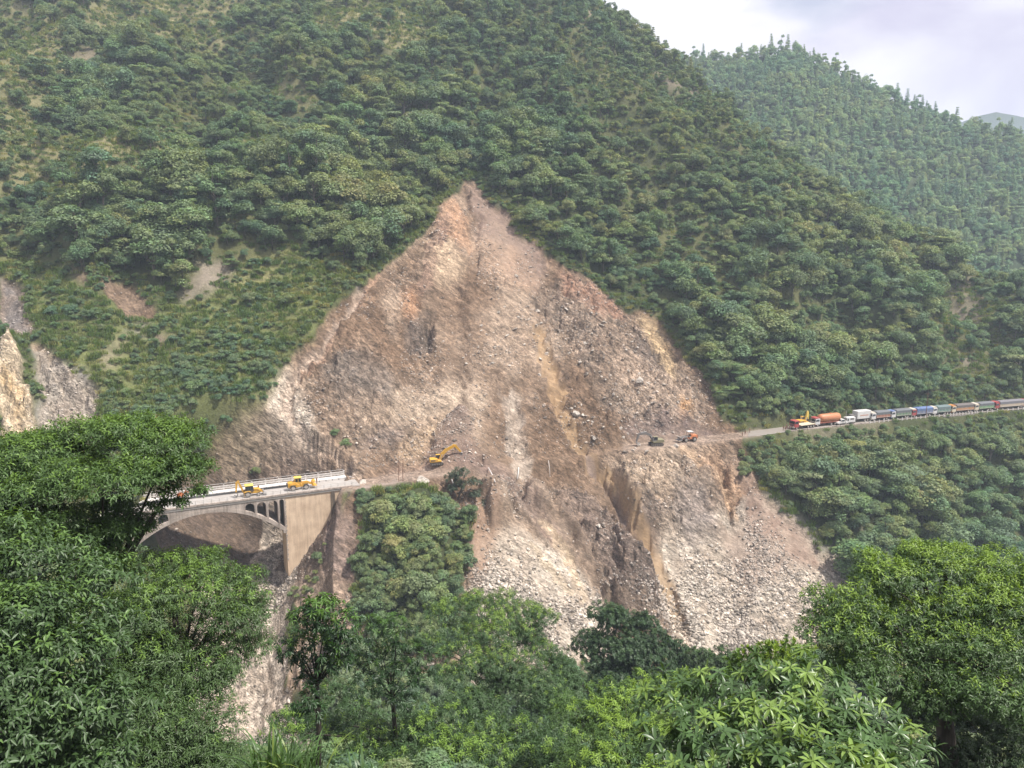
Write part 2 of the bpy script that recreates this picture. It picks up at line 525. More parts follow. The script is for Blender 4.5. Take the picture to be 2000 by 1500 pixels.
def base_z(X, Y):
    s = X / np.maximum(Y, 1.0)
    yr = road_y(s)
    wb = 1 - sstep(-0.075, -0.05, s) * (1 - sstep(0.135, 0.165, s))
    hw = 4.6 * wb
    d = Y - yr
    rough = fbm(X / 45.0, Y / 45.0, oct=4, seed=11)
    # below the road
    q = np.maximum(-d - hw, 0)
    cliff = 0.9 + 0.55 * sstep(0.16, 0.24, s) * (1 - sstep(0.30, 0.36, s))
    zlow = ROAD_Z - np.where(q < 12, cliff * q, cliff * 12 + 0.66 * (q - 12))
    zlow = zlow + rough * 5.0 * sstep(3, 22, q)
    zlow = zlow + 7.0 * np.exp(-((s + 0.125) / 0.035) ** 2) * sstep(1, 8, q) * (1 - sstep(26, 46, q))
    # above the road
    yc = np.interp(s, [c[0] for c in CREST], [c[1] for c in CREST])
    zc = np.interp(s, [c[0] for c in CREST], [c[2] for c in CREST])
    u = np.maximum(d - hw, 0)
    U = yc - yr - hw
    t = u / U
    zup = ROAD_Z + (zc - ROAD_Z) * np.where(t < 1, t * (1.1 - 0.1 * t), 1) + 2.2 * (1 - np.exp(-u / 1.6)) * np.exp(-t * 6)
    tt = np.clip(t, 0, 1)
    wide = 1 + 1.5 * (1 - np.exp(-((s - 0.02) / 0.30) ** 4) * (1 - sstep(320, 380, Y)))
    zup = zup + wide * (10.0 * rough + 9.0 * fbm(X / 34.0 + 4 + Y / 90.0, Y / 120.0, oct=3, seed=21)) * np.sin(np.pi * tt) ** 0.8 * sstep(3, 40, u)
    zback = zc - 0.62 * (Y - yc)
    zmain = np.where(d >= -hw, np.where(t < 1, zup, zback), zlow)
    # second ridge behind
    fy = np.interp(s, FAR_S, FAR_Y); fz = np.interp(s, FAR_S, FAR_Z)
    zfar = np.where(Y < fy, fz - 0.60 * (fy - Y), fz - 0.5 * (Y - fy))
    zfar = zfar + 16.0 * fbm(X / 110.0, Y / 110.0, oct=4, seed=31) * np.clip((fy - Y) / 80.0, 0, 1)
    z = np.maximum(zmain, np.where(Y > yc, np.maximum(zfar, -45.0), -999))
    z = np.maximum(z, -104.0 + 0.8 * fbm(X / 9.0, Y / 9.0, oct=3, seed=41))
    # side gully under the bridge
    gd, gz = line_dist(X, Y, GULLY)
    zg = gz + np.maximum(gd - 5.5, 0) * 1.12 + np.maximum(gd - 20, 0) * 2.2 + np.maximum(Y - 194, 0) * 4.0 + 0.5 * fbm(X / 6, Y / 6, oct=3, seed=51)
    z = np.minimum(z, zg)
    return np.maximum(z, near_z(X, Y))

S = np.concatenate([np.arange(-1.4, -0.72, 0.02), np.arange(-0.72, -0.33, 0.0028), np.arange(-0.33, 0.48, 0.0016),
                    np.arange(0.48, 0.72, 0.0028), np.arange(0.72, 1.42, 0.02)])
YG = np.concatenate([np.arange(110, 150, 1.2), np.arange(150, 330, 0.5), np.arange(330, 520, 1.6), np.arange(520, 800, 4.5), np.arange(800, 1300, 20.0)])
SG, YY = np.meshgrid(S, YG, indexing="ij")
XX = SG * YY
ZZ = base_z(XX, YY)

# where each point falls, with ragged edges, for laying out slide, cliffs and soils on the mountain
PX, PY = proj(XX, YY, ZZ)
JX = PX + 13 * fbm(XX / 6.0, ZZ / 6.0, oct=4, seed=61) + 6 * vnoise(XX / 1.4, ZZ / 1.4, seed=64)
JY = PY + 13 * fbm(XX / 6.0 + 50, ZZ / 6.0, oct=4, seed=62) + 6 * vnoise(XX / 1.4, ZZ / 1.4, seed=65)

SLIDE = [(908, 340), (930, 362), (960, 392), (1010, 440), (1060, 488), (1110, 516), (1150, 540), (1180, 574), (1228, 603), (1262, 600), (1300, 645), (1338, 695), (1372, 728),
         (1398, 788), (1424, 822), (1452, 848), (1462, 880), (1478, 925), (1504, 965), (1545, 1014), (1585, 1052), (1648, 1108), (1648, 1150), (1610, 1200), (1590, 1300),
         (1400, 1330), (1000, 1330), (700, 1330), (560, 1340), (580, 1230), (575, 1170), (640, 1060), (668, 985), (690, 950), (560, 952), (400, 962), (398, 900), (428, 835), (488, 800), (538, 752),
         (556, 702), (598, 662), (640, 602), (690, 562), (742, 532), (790, 490), (840, 440), (868, 402), (896, 374)]
SPUR = [(690, 950), (760, 942), (850, 950), (880, 975), (902, 1010), (915, 1060), (928, 1110), (905, 1130), (900, 1175), (930, 1200), (900, 1260), (840, 1270), (720, 1260), (690, 1150),
        (700, 1050), (712, 990)]
GRAVEL = [(520, 1085), (556, 1108), (552, 1160), (600, 1230), (690, 1290), (600, 1400), (560, 1500), (380, 1500), (400, 1300), (480, 1180)]
m_slide = in_poly(JX, JY, SLIDE) & (YY < 345) & (PX > 395)
m_spur = in_poly(JX, JY, SPUR) & (YY < 200)
gdist, _gz = line_dist(XX, YY, GULLY)
m_gravel = (gdist + 2 * fbm(XX / 4, YY / 4, oct=3, seed=70) < np.where(YY < 184, 11.5, 4.0)) & (YY < 235) & (ZZ < -66)
m_slide &= ~m_spur
m_gullyside = (gdist + 5 * fbm(XX / 7, ZZ / 7, oct=3, seed=71) < 27) & (XX < -42) & (YY > 172) & (YY < 232) & (ZZ < -59) & ~m_gravel
m_slide |= m_gullyside
LEFTBARE = [[(0, 655), (22, 668), (48, 740), (80, 866), (0, 900)], [(58, 660), (110, 688), (150, 730), (185, 745), (198, 850), (150, 900), (90, 880), (84, 770)], [(0, 525), (40, 556), (64, 640), (30, 652), (0, 610)],
            [(195, 545), (250, 556), (310, 600), (300, 622), (236, 612), (205, 585)]]
for _p in LEFTBARE:
    m_slide |= in_poly(JX, JY, _p)
bare = (m_slide | m_gravel).astype(np.float32)

def patch(poly, blur=2):
    return blur2(in_poly(JX, JY, poly).astype(np.float32), blur)

# rocky parts
ROCKS = [[(1120, 530), (1250, 610), (1330, 700), (1395, 800), (1300, 830), (1200, 800), (1130, 700), (1040, 560)],
         [(620, 700), (720, 655), (790, 740), (740, 870), (640, 830)],
         [(1180, 890), (1300, 866), (1445, 862), (1450, 990), (1340, 1045), (1250, 1015), (1180, 930)],
         [(920, 930), (1010, 955), (1100, 930), (1180, 975), (1260, 1085), (1295, 1180), (1180, 1175), (1060, 1065), (960, 1065)],
         [(785, 625), (850, 596), (840, 680), (790, 670)],
         [(1130, 1090), (1280, 1130), (1345, 1250), (1240, 1240)],
         [(0, 660), (30, 670), (78, 860), (0, 880)], [(62, 680), (110, 686), (150, 730), (185, 742), (205, 850), (84, 880)], [(430, 800), (600, 830), (740, 920), (420, 950)]]
rocky = np.zeros_like(ZZ, dtype=np.float32)
for k_, poly in enumerate(ROCKS):
    rocky = np.maximum(rocky, patch(poly, 4) * (0.5 if k_ == 1 else 1.0))
m_rockL = patch(ROCKS[6], 1)
TALUS = [[(930, 1080), (1090, 1090), (1180, 1180), (1250, 1330), (900, 1330), (915, 1180)], [(1300, 1040), (1500, 960), (1660, 1110), (1600, 1300), (1330, 1300), (1270, 1080)],
         [(500, 800), (560, 700), (620, 830), (640, 880), (560, 860)]]
talus = np.zeros_like(rocky)
for poly in TALUS:
    talus = np.maximum(talus, patch(poly, 4))
# debris cone heaped over the road below the slide
cone_t = at(900, 790, 214.0)
cone = cone_t.z - 0.84 * np.hypot(XX - cone_t.x, (YY - cone_t.y)) + 0.7 * fbm(XX / 7, YY / 7, oct=3, seed=81)
on_cone = (cone > ZZ) & (np.abs(XX - cone_t.x) < 40) & (YY < 232)
ZZ = np.where(on_cone, cone, ZZ)
on_cone_f = blur2(on_cone.astype(np.float32), 2)

bs = blur2(bare, 2)
# larger forms of the slide: buttresses, cliffs and chutes
form = np.zeros_like(ZZ)
for poly, h, b_ in [
    ([(640, 690), (700, 650), (780, 720), (800, 800), (760, 860), (700, 830), (640, 790)], 3.5, 12),
    ([(430, 870), (520, 850), (640, 900), (700, 930), (430, 945)], 3.5, 7),
    ([(1180, 905), (1300, 872), (1335, 950), (1320, 1035), (1262, 1030), (1215, 965)], 5.5, 3),
    ([(1335, 900), (1400, 890), (1420, 990), (1400, 1060), (1330, 1030)], 4.0, 4),
    ([(1420, 870), (1470, 930), (1495, 975), (1450, 1000), (1425, 940)], 3.0, 3),
    ([(930, 985), (985, 990), (1010, 1060), (960, 1070)], 5.0, 2),
    ([(1030, 945), (1065, 955), (1080, 1010), (1035, 1015)], 5.0, 2),
    ([(1080, 955), (1180, 985), (1265, 1095), (1300, 1180), (1200, 1185), (1130, 1080)], 4.5, 4),
    ([(1180, 1160), (1270, 1170), (1345, 1240), (1330, 1270), (1220, 1225)], 4.0, 2),
    ([(1100, 540), (1200, 620), (1330, 740), (1390, 800), (1280, 790), (1150, 690)], 3.5, 8),
    ([(850, 420), (905, 380), (905, 520), (830, 600), (815, 540)], 3.0, 5),
    ([(960, 705), (1030, 700), (1030, 745), (970, 750)], 2.0, 4),
    ([(690, 560), (760, 530), (790, 560), (720, 640), (640, 660)], 2.5, 6),
]:
    form += h * patch(poly, b_)
form *= np.where(YY < road_y(SG), sstep(5.0, 13.0, road_y(SG) - YY), 1)
for pts_, w_, h in [
    ([(1055, 640, 0), (1090, 760, 0), (1140, 870, 0), (1230, 985, 0), (1280, 1080, 0), (1318, 1160, 0), (1335, 1260, 0)], 20, -2.6),
    ([(700, 562, 0), (640, 655, 0), (572, 735, 0), (548, 790, 0), (620, 860, 0), (700, 915, 0)], 16, -2.2),
    ([(905, 380, 0), (930, 450, 0), (925, 520, 0)], 16, -2.0),
    ([(1005, 770, 0), (1015, 850, 0), (1020, 950, 0), (1050, 1040, 0), (1110, 1120, 0)], 20, -1.8),
    ([(1150, 870, 0), (1195, 950, 0), (1250, 1050, 0)], 12, -2.2),
    ([(940, 930, 0), (1000, 1030, 0), (1060, 1100, 0)], 14, -1.8),
    ([(1230, 640, 0), (1300, 730, 0), (1380, 800, 0)], 14, -2.0),
    ([(1395, 880, 0), (1425, 950, 0), (1430, 1010, 0)], 10, -2.0),
]:
    dl_, _ = line_dist(JX, JY, pts_)
    form += h * (1 - sstep(0.2, 1.0, dl_ / w_))
d_road = YY - road_y(SG)
off_road = 1 - (np.abs(d_road) < 6.0) * (np.abs(ZZ - ROAD_Z) < 1.5)
off_road = blur2(off_road.astype(np.float32), 2)
def slabs(x, y, z, seed):
    """broken slabs: a height, a tilt and a tone for each cell of a cracked pattern"""
    ix, iy, iz = np.floor(x).astype(np.int64), np.floor(y).astype(np.int64), np.floor(z).astype(np.int64)
    best = np.full(x.shape, 9.0, np.float32); hgt = np.zeros(x.shape, np.float32); tone = np.zeros(x.shape, np.float32)
    for a in (-1, 0, 1):
        for b in (-1, 0, 1):
            for c in (-1, 0, 1):
                jx, jy, jz = ix + a, iy + b, iz + c
                h1 = _hash(jx, jy, jz, seed); h2 = _hash(jx, jy, jz, seed + 1); h3 = _hash(jx, jy, jz, seed + 2)
                ex_, ey_, ez_ = x - jx - h1, y - jy - h2, z - jz - h3
                d = ex_ * ex_ + ey_ * ey_ + ez_ * ez_
                m = d < best
                best = np.where(m, d, best)
                h4 = _hash(jx, jy, jz, seed + 3)
                hgt = np.where(m, h4 - 0.5 + (h1 - 0.5) * ex_ * 1.1 + (h3 - 0.5) * ez_ * 1.1, hgt); tone = np.where(m, h2 - 0.5, tone)
    return hgt, tone
ub, vb = 0.82 * XX - 0.57 * ZZ, 0.57 * XX + 0.82 * ZZ          # along and across the tilted beds
wb_ = 0.6 * YY - 0.8 * ZZ                                         # away from the slope face
sl_i = np.nonzero(bs > 0.02)
slab1 = np.zeros_like(ZZ); slab2 = np.zeros_like(ZZ); stone1 = np.zeros_like(ZZ); stone2 = np.zeros_like(ZZ)
slab1[sl_i], stone1[sl_i] = slabs(ub[sl_i] / 6.0, vb[sl_i] / 2.2, wb_[sl_i] / 6.0, 501)
slab2[sl_i], stone2[sl_i] = slabs(ub[sl_i] / 2.4, vb[sl_i] / 1.0, wb_[sl_i] / 3.0, 511)
rock_amt = np.clip(rocky + 0.30 + 0.5 * fbm(XX / 14, ZZ / 14, oct=3, seed=91), 0, 1) * (1 - 0.85 * talus) * (1 - 0.7 * on_cone_f)
dz = -1.8 * bs * (1 - on_cone_f)
# tilted beds: ledges running down to the right
qb = (ZZ + 0.66 * XX - 0.12 * YY) / 3.4 + 0.9 * fbm(XX / 11, ZZ / 11, YY / 11, oct=3, seed=101)
led = (qb - np.floor(qb)); led = np.where(led < 0.82, led / 0.82, (1 - led) / 0.18) - 0.5
qb2 = (ZZ + 0.72 * XX) / 1.25 + 0.8 * fbm(XX / 5, ZZ / 5, YY / 5, oct=2, seed=105)
led2 = (qb2 - np.floor(qb2)); led2 = np.where(led2 < 0.75, led2 / 0.75, (1 - led2) / 0.25) - 0.5
dz += bs * form
dz += bs * rock_amt * (1.8 * led + 0.7 * led2)
dz += bs * rock_amt * (1.9 * slab1 + 1.5 * slab2) + bs * 0.30 * (1 - 0.6 * talus) * slab2
dz += bs * (0.35 + rock_amt) * (1.6 * fbm(XX / 9, YY / 9, ZZ / 9, oct=3, seed=111))
dz += bs * (0.35 + 0.7 * rock_amt) * 0.75 * fbm(XX / 2.6, YY / 2.6, ZZ / 2.6, oct=3, seed=121)
chan = fbm(XX / 3.2 + 0.3 * ZZ / 3.2, YY / 28.0, oct=3, seed=131)
dz += bs * (1 - on_cone_f * 0.5) * (0.35 * np.minimum(chan, 0.15))
dz += 4.5 * m_rockL + 1.5 * m_rockL * led
# overhanging lip above the hollow left of the middle
dz -= 5.0 * patch([(800, 640), (850, 600), (842, 672), (800, 668)], 2)
ZZ = ZZ + dz * off_road
ZZ = np.maximum(ZZ, near_z(XX, YY))

# ---------------- soil and rock colours, some with shade painted in
def lin(r, g, b):
    f = lambda c: (c / 255.0 / 12.92) if c <= 10 else ((c / 255.0 + 0.055) / 1.055) ** 2.4
    return np.array([f(r), f(g), f(b)], np.float32)

C = np.zeros(ZZ.shape + (3,), np.float32)
grass_n = fbm(XX / 22, ZZ / 22, oct=4, seed=141)
gmix = sstep(-0.25, 0.35, grass_n)[..., None]
C[:] = np.array([0.052, 0.062, 0.026]) * (1 - gmix) + np.array([0.105, 0.108, 0.045]) * gmix
bm = np.clip(bs * 3.0 - 1.0, 0, 1)[..., None]
t1 = fbm(XX / 16 + 3, ZZ / 16, oct=4, seed=151); t2 = fbm(XX / 3.5, ZZ / 3.5, YY / 3.5, oct=3, seed=161)
base = np.array([0.205, 0.146, 0.106]) + np.array([0.105, 0.092, 0.078]) * sstep(-0.1, 0.35, t1)[..., None] - np.array([0.035, 0.031, 0.027]) * sstep(0.05, 0.45, -t1)[..., None]
base = base * (1 + 0.28 * t2[..., None])
# strata tint
st = vnoise(qb2 * 0.9, np.zeros_like(qb2), seed=171)
base = base * (1 + 0.22 * (st * np.clip(rock_amt, 0, 1))[..., None]) * (1 + ((0.35 * stone1 + 0.40 * stone2) * np.clip(rock_amt * 1.2 - 0.1, 0.05, 1))[..., None])
C = C * (1 - bm) + base * bm

def paint(mask, rgb, amt=0.8):
    global C
    a = (np.clip(mask, 0, 1) * amt * np.clip(1 + 0.7 * t2, 0.3, 1.6)).clip(0, 1)[..., None]
    C = C * (1 - a) + np.array(rgb, np.float32) * a

paint(talus, (0.46, 0.405, 0.35), 0.8)
paint(m_gullyside.astype(np.float32), (0.12, 0.09, 0.074), 0.9)  # brown soil darkened further for the shade beneath the arch
paint(m_gravel.astype(np.float32), (0.42, 0.365, 0.32), 0.9)
paint(rocky * bs, (0.33, 0.275, 0.235), 0.35)
PALE = (0.42, 0.35, 0.28)
ORANGE = (0.44, 0.255, 0.145)
OCHRE = (0.40, 0.275, 0.16)
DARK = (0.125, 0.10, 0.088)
PURPLE = (0.20, 0.145, 0.125)
for poly, rgb, a in [
    ([(912, 352), (960, 392), (1060, 488), (1050, 560), (985, 520), (930, 440)], (0.245, 0.18, 0.15), 0.8),
    ([(845, 440), (880, 385), (915, 420), (925, 470), (880, 480)], (0.40, 0.25, 0.165), 0.7),
    ([(830, 470), (890, 470), (905, 540), (850, 560), (835, 520)], (0.43, 0.33, 0.24), 0.8),
    ([(790, 560), (815, 545), (815, 600), (800, 625), (778, 600)], (0.38, 0.225, 0.14), 0.7),
    ([(735, 590), (785, 560), (780, 620), (770, 665)], (0.36, 0.28, 0.22), 0.6),
    ([(790, 630), (838, 602), (850, 640), (812, 690), (795, 665)], DARK, 0.7),  # hollow beneath the overhang painted dark as its shade
    ([(930, 450), (1010, 470), (1060, 540), (1000, 560), (940, 520)], (0.33, 0.235, 0.175), 0.7),
    ([(1090, 520), (1160, 555), (1225, 610), (1180, 640), (1110, 570)], (0.30, 0.18, 0.13), 0.75),
    ([(1240, 605), (1275, 612), (1312, 690), (1330, 730), (1300, 720), (1262, 655)], (0.44, 0.33, 0.21), 0.9),
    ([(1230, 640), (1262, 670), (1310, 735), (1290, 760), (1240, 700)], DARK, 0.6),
    ([(1180, 700), (1300, 720), (1390, 800), (1330, 830), (1230, 790)], (0.43, 0.33, 0.26), 0.55),
    ([(1325, 785), (1352, 785), (1352, 812), (1335, 815)], (0.46, 0.27, 0.13), 0.75),
    ([(1290, 795), (1330, 800), (1420, 845), (1330, 858), (1240, 850), (1210, 820)], (0.165, 0.125, 0.115), 0.7),
    ([(620, 715), (700, 690), (770, 745), (770, 790), (660, 780)], (0.20, 0.17, 0.15), 0.6),
    ([(770, 760), (900, 740), (960, 780), (880, 800), (760, 830)], (0.42, 0.34, 0.27), 0.6),
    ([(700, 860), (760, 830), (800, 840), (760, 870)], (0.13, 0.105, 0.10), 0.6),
    ([(760, 900), (880, 800), (915, 800), (930, 900), (900, 930), (740, 940)], (0.245, 0.175, 0.14), 0.8),
    ([(760, 880), (885, 795), (895, 805), (790, 900)], (0.42, 0.315, 0.215), 0.65),
    ([(850, 830), (915, 800), (930, 860), (900, 880)], (0.17, 0.135, 0.12), 0.5),
    ([(910, 880), (960, 930), (1010, 960), (990, 990), (930, 950), (895, 925)], PURPLE, 0.8),
    ([(990, 940), (1060, 1010), (1100, 1080), (1060, 1080), (1000, 1010)], PURPLE, 0.6),
    ([(1080, 960), (1180, 980), (1270, 1090), (1300, 1180), (1200, 1170), (1130, 1060)], (0.19, 0.145, 0.125), 0.7),
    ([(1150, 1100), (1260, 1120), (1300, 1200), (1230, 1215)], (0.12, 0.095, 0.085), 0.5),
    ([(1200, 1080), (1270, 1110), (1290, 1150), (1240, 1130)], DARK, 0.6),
    ([(1180, 900), (1320, 870), (1330, 960), (1300, 1000), (1220, 960)], (0.44, 0.345, 0.265), 0.6),
    ([(1230, 985), (1310, 1000), (1300, 1045), (1260, 1030)], DARK, 0.65),  # underside of the cliff darkened, its shade put into the colour
    ([(1350, 880), (1400, 870), (1460, 960), (1440, 1000), (1390, 930)], (0.42, 0.28, 0.19), 0.7),
    ([(1315, 945), (1380, 960), (1400, 1050), (1350, 1060), (1320, 1010)], (0.24, 0.205, 0.19), 0.7),
    ([(1440, 880), (1500, 965), (1600, 1075), (1640, 1110), (1560, 1090), (1460, 1010)], (0.27, 0.195, 0.16), 0.8),
    ([(1390, 1040), (1480, 1010), (1560, 1100), (1460, 1150)], (0.245, 0.18, 0.15), 0.55),
    ([(920, 990), (985, 1050), (960, 1130), (925, 1200), (905, 1090)], (0.29, 0.20, 0.15), 0.75),
    ([(620, 1000), (690, 980), (700, 1060), (690, 1150), (640, 1090)], (0.205, 0.155, 0.135), 0.85),
    ([(560, 1130), (640, 1090), (700, 1170), (700, 1240), (620, 1230)], (0.30, 0.23, 0.185), 0.7),
    ([(420, 900), (520, 870), (700, 930), (420, 960)], (0.275, 0.20, 0.165), 0.6),
    ([(425, 845), (490, 800), (560, 860), (500, 910), (410, 930)], (0.155, 0.135, 0.085), 0.6),
]:
    paint(patch(poly, 3), rgb, a)
for pts, w, rgb, a in [
    ([(1055, 640, 0), (1090, 760, 0), (1140, 870, 0), (1230, 985, 0), (1280, 1080, 0), (1318, 1160, 0), (1335, 1260, 0)], 14, (0.36, 0.25, 0.15), 0.7),
    ([(700, 562, 0), (640, 655, 0), (572, 735, 0), (548, 790, 0), (620, 860, 0), (700, 915, 0)], 11, (0.43, 0.345, 0.29), 0.7),
    ([(740, 535, 0), (690, 590, 0), (600, 720, 0)], 7, (0.36, 0.24, 0.175), 0.7),
    ([(1000, 770, 0), (1010, 850, 0), (1020, 930, 0)], 22, (0.45, 0.39, 0.34), 0.6),
    ([(1150, 880, 0), (1200, 960, 0), (1260, 1060, 0)], 9, (0.22, 0.17, 0.15), 0.8),
    ([(1060, 1040, 0), (1110, 1110, 0), (1140, 1190, 0)], 9, (0.46, 0.365, 0.27), 0.7),
    ([(1330, 870, 0), (1410, 930, 0), (1440, 1000, 0)], 7, (0.47, 0.34, 0.24), 0.7),
    ([(870, 440, 0), (840, 500, 0), (830, 560, 0)], 12, (0.27, 0.18, 0.14), 0.6),
    ([(1040, 1120, 0), (1120, 1190, 0)], 9, (0.46, 0.375, 0.28), 0.6),
]:
    dl, _ = line_dist(JX, JY, pts)
    paint(1 - sstep(w * 0.6, w * 1.3, dl), rgb, a)
# bare and grassy patches outside the slide
GRASS = [([(0, 500), (120, 520), (260, 610), (420, 560), (560, 480), (700, 520), (620, 640), (540, 750), (470, 820), (400, 940), (180, 800), (60, 640)], 1.0)]
grassy = patch(GRASS[0][0], 6) * (1 - bs)
right_open = patch([(1820, 540), (1960, 520), (1980, 700), (1960, 800), (1800, 790), (1840, 660)], 6)
upper_open = np.clip(sstep(-0.05, 0.18, fbm(XX / 40 + 9, ZZ / 26, oct=4, seed=181)) * (patch([(0, -100), (900, -100), (820, 120), (560, 330), (300, 330), (0, 420)], 8)), 0, 1)
paint(grassy, (0.15, 0.165, 0.062), 0.85)
paint(grassy * sstep(0.0, 0.35, grass_n), (0.23, 0.215, 0.10), 0.75)
paint(right_open, (0.13, 0.125, 0.06), 0.7)
paint(upper_open, (0.225, 0.205, 0.105), 0.9)
barepatch = np.zeros_like(bs)
for poly, rgb, a in [
    ([(195, 540), (260, 560), (310, 605), (240, 610), (205, 580)], (0.185, 0.135, 0.10), 0.85),
    ([(130, 520), (180, 540), (190, 570), (150, 550)], (0.22, 0.15, 0.11), 0.8),
    ([(335, 575), (400, 520), (470, 500), (440, 555), (400, 575), (360, 590)], (0.245, 0.205, 0.16), 0.8),
    ([(240, 640), (300, 620), (280, 660)], (0.27, 0.24, 0.21), 0.7),
    ([(285, 640), (340, 665), (320, 690)], (0.19, 0.14, 0.11), 0.8),
    ([(60, 680), (110, 690), (180, 740), (200, 850), (140, 870), (80, 860), (75, 760)], (0.33, 0.295, 0.26), 0.85),
    ([(0, 530), (40, 560), (60, 640), (30, 650), (0, 600)], (0.20, 0.18, 0.175), 0.8),
    ([(0, 660), (30, 670), (78, 860), (0, 880)], (0.50, 0.42, 0.31), 0.9),
    ([(10, 745), (40, 755), (55, 830), (30, 850)], (0.48, 0.34, 0.19), 0.7),
    ([(180, 690), (250, 640), (260, 660), (200, 740), (190, 730)], (0.24, 0.20, 0.14), 0.6),
    ([(1150, 15), (1190, 30), (1200, 60), (1140, 50)], (0.26, 0.20, 0.16), 0.5),
    ([(130, 90), (190, 95), (200, 140), (150, 140)], (0.22, 0.17, 0.13), 0.6),
    ([(1855, 590), (1890, 530), (1920, 590), (1900, 650), (1860, 640)], (0.29, 0.24, 0.18), 0.6),
    ([(1865, 690), (1920, 690), (1900, 720)], (0.23, 0.19, 0.15), 0.6),
    ([(1270, 130), (1330, 150), (1370, 190), (1300, 180)], (0.24, 0.19, 0.15), 0.5),
    ([(1690, 1030), (1760, 1040), (1745, 1070), (1700, 1060)], (0.34, 0.28, 0.24), 0.9),
    ([(1545, 840), (1700, 812), (1760, 815), (1700, 850), (1560, 862)], (0.19, 0.165, 0.12), 0.5),
]:
    m = patch(poly, 2)
    paint(m, rgb, a)
    barepatch = np.maximum(barepatch, m * a)
# the packed road bench and the strip under the bridge
bench = (np.abs(d_road) < 4.4) & (np.abs(ZZ - ROAD_Z) < 0.8) & (SG > -0.25) & (SG < 0.34) & ((SG < -0.06) | (SG > 0.15))
paint(blur2(bench.astype(np.float32), 1), (0.30, 0.235, 0.195), 0.85)
farm = (YY > np.interp(SG, [c[0] for c in CREST], [c[1] for c in CREST]) + 15)
C[farm] = np.array([0.045, 0.065, 0.034]) + 0.014 * sstep(0.1, 0.5, t1[farm])[..., None] * np.array([1.0, 0.9, 0.4])
C[bs > 0.3] *= np.array([0.98, 0.95, 0.89])
C = np.clip(C, 0.01, 0.75)

stony = np.clip(0.72 + 0.6 * rock_amt + 0.35 * talus + 0.5 * m_gravel - 0.15 * on_cone_f, 0.3, 1.15)
for poly, v_ in [([(912, 352), (960, 392), (1060, 488), (1050, 560), (985, 520), (930, 440)], 0.35), ([(920, 990), (985, 1050), (960, 1130), (925, 1200), (905, 1090)], 0.4),
                 ([(1440, 880), (1500, 965), (1600, 1075), (1640, 1110), (1560, 1090), (1460, 1010)], 0.45), ([(1390, 1040), (1480, 1010), (1560, 1100), (1460, 1150)], 0.5)]:
    pm_ = patch(poly, 4); stony = stony * (1 - pm_) + v_ * pm_
dl_, _ = line_dist(JX, JY, [(1055, 640, 0), (1090, 760, 0), (1140, 870, 0), (1230, 985, 0), (1280, 1080, 0), (1318, 1160, 0), (1335, 1260, 0)])
stony = np.where(dl_ < 16, 0.4, stony)
stony = np.where(bs > 0.3, stony, 0.6)

# ---------------- meshes: one sheet cut into named grounds
NS, NY = ZZ.shape
vid = np.arange(NS * NY).reshape(NS, NY)
quads = np.stack([vid[:-1, :-1], vid[1:, :-1], vid[1:, 1:], vid[:-1, 1:]], -1).reshape(-1, 4)
pts = np.stack([XX, YY, ZZ], -1).reshape(-1, 3).astype(np.float32)
cols = np.concatenate([C.reshape(-1, 3), stony.reshape(-1, 1)], 1)
fs_ = bare[:-1, :-1].reshape(-1) > 0.5
fsl = m_slide[:-1, :-1].reshape(-1)
yq = YY[:-1, :-1].reshape(-1); sq = SG[:-1, :-1].reshape(-1)
ycq = np.interp(sq, [c[0] for c in CREST], [c[1] for c in CREST])
far_f = yq > ycq + 15

def sheet(name, sel, mat):
    q = quads[sel]
    used, inv = np.unique(q.ravel(), return_inverse=True)
    me = np_mesh(name, pts[used], inv, 4, cols[used], smooth=(mat is not M_SLIDE))
    return tag(link(name, me, mat), kind="structure")

sheet("landslide_slope", fsl & ~far_f, M_SLIDE)
sheet("gravel_streambed", fs_ & ~fsl & ~far_f, M_SLIDE)
sheet("mountain_slope", ~fs_ & ~far_f, M_SOIL)
sheet("far_mountain", far_f, M_SOIL)

# the viewer's own side of the valley
nx, ny = np.meshgrid(np.arange(-230, 231, 2.5), np.concatenate([np.arange(-80, 110, 2.5), [110.0]]), indexing="ij")
nz = near_z(nx, ny)
nid = np.arange(nx.size).reshape(nx.shape)
nq = np.stack([nid[:-1, :-1], nid[1:, :-1], nid[1:, 1:], nid[:-1, 1:]], -1).reshape(-1, 4)
nc = np.array([0.05, 0.055, 0.026]) + 0.02 * fbm(nx / 7, ny / 7, oct=3, seed=201)[..., None]
tag(link("valley_slope", np_mesh("valley_slope", np.stack([nx, ny, nz], -1).reshape(-1, 3), nq, 4, nc.reshape(-1, 3), smooth=True), M_SOIL), kind="structure")

# blue mountain far down the valley
dp = [(1700, 300), (1800, 262), (1860, 246), (1905, 228), (1945, 219), (1985, 226), (2040, 238), (2120, 222), (2220, 250), (2400, 300)]
dv, df = [], []
for i, (a, b) in enumerate(dp):
    c_ = at(a, b, 3200.0)
    dv += [(c_.x * 0.80, 2500, -120), (c_.x * 0.93, 2850, c_.z * 0.45), (c_.x, 3200, c_.z), (c_.x * 1.08, 3650, -120)]
for i in range(len(dp) - 1):
    for k in range(3):
        df.append((i * 4 + k, (i + 1) * 4 + k, (i + 1) * 4 + k + 1, i * 4 + k + 1))
me = bpy.data.meshes.new("distant_mountain"); me.from_pydata(dv, [], df); me.update()
ca = me.attributes.new("Col", "FLOAT_COLOR", "POINT")
ca.data.foreach_set("color", np.tile(np.array([0.05, 0.07, 0.035, 1], np.float32), len(dv)))
tag(link("distant_mountain", me, M_SOIL), kind="structure")

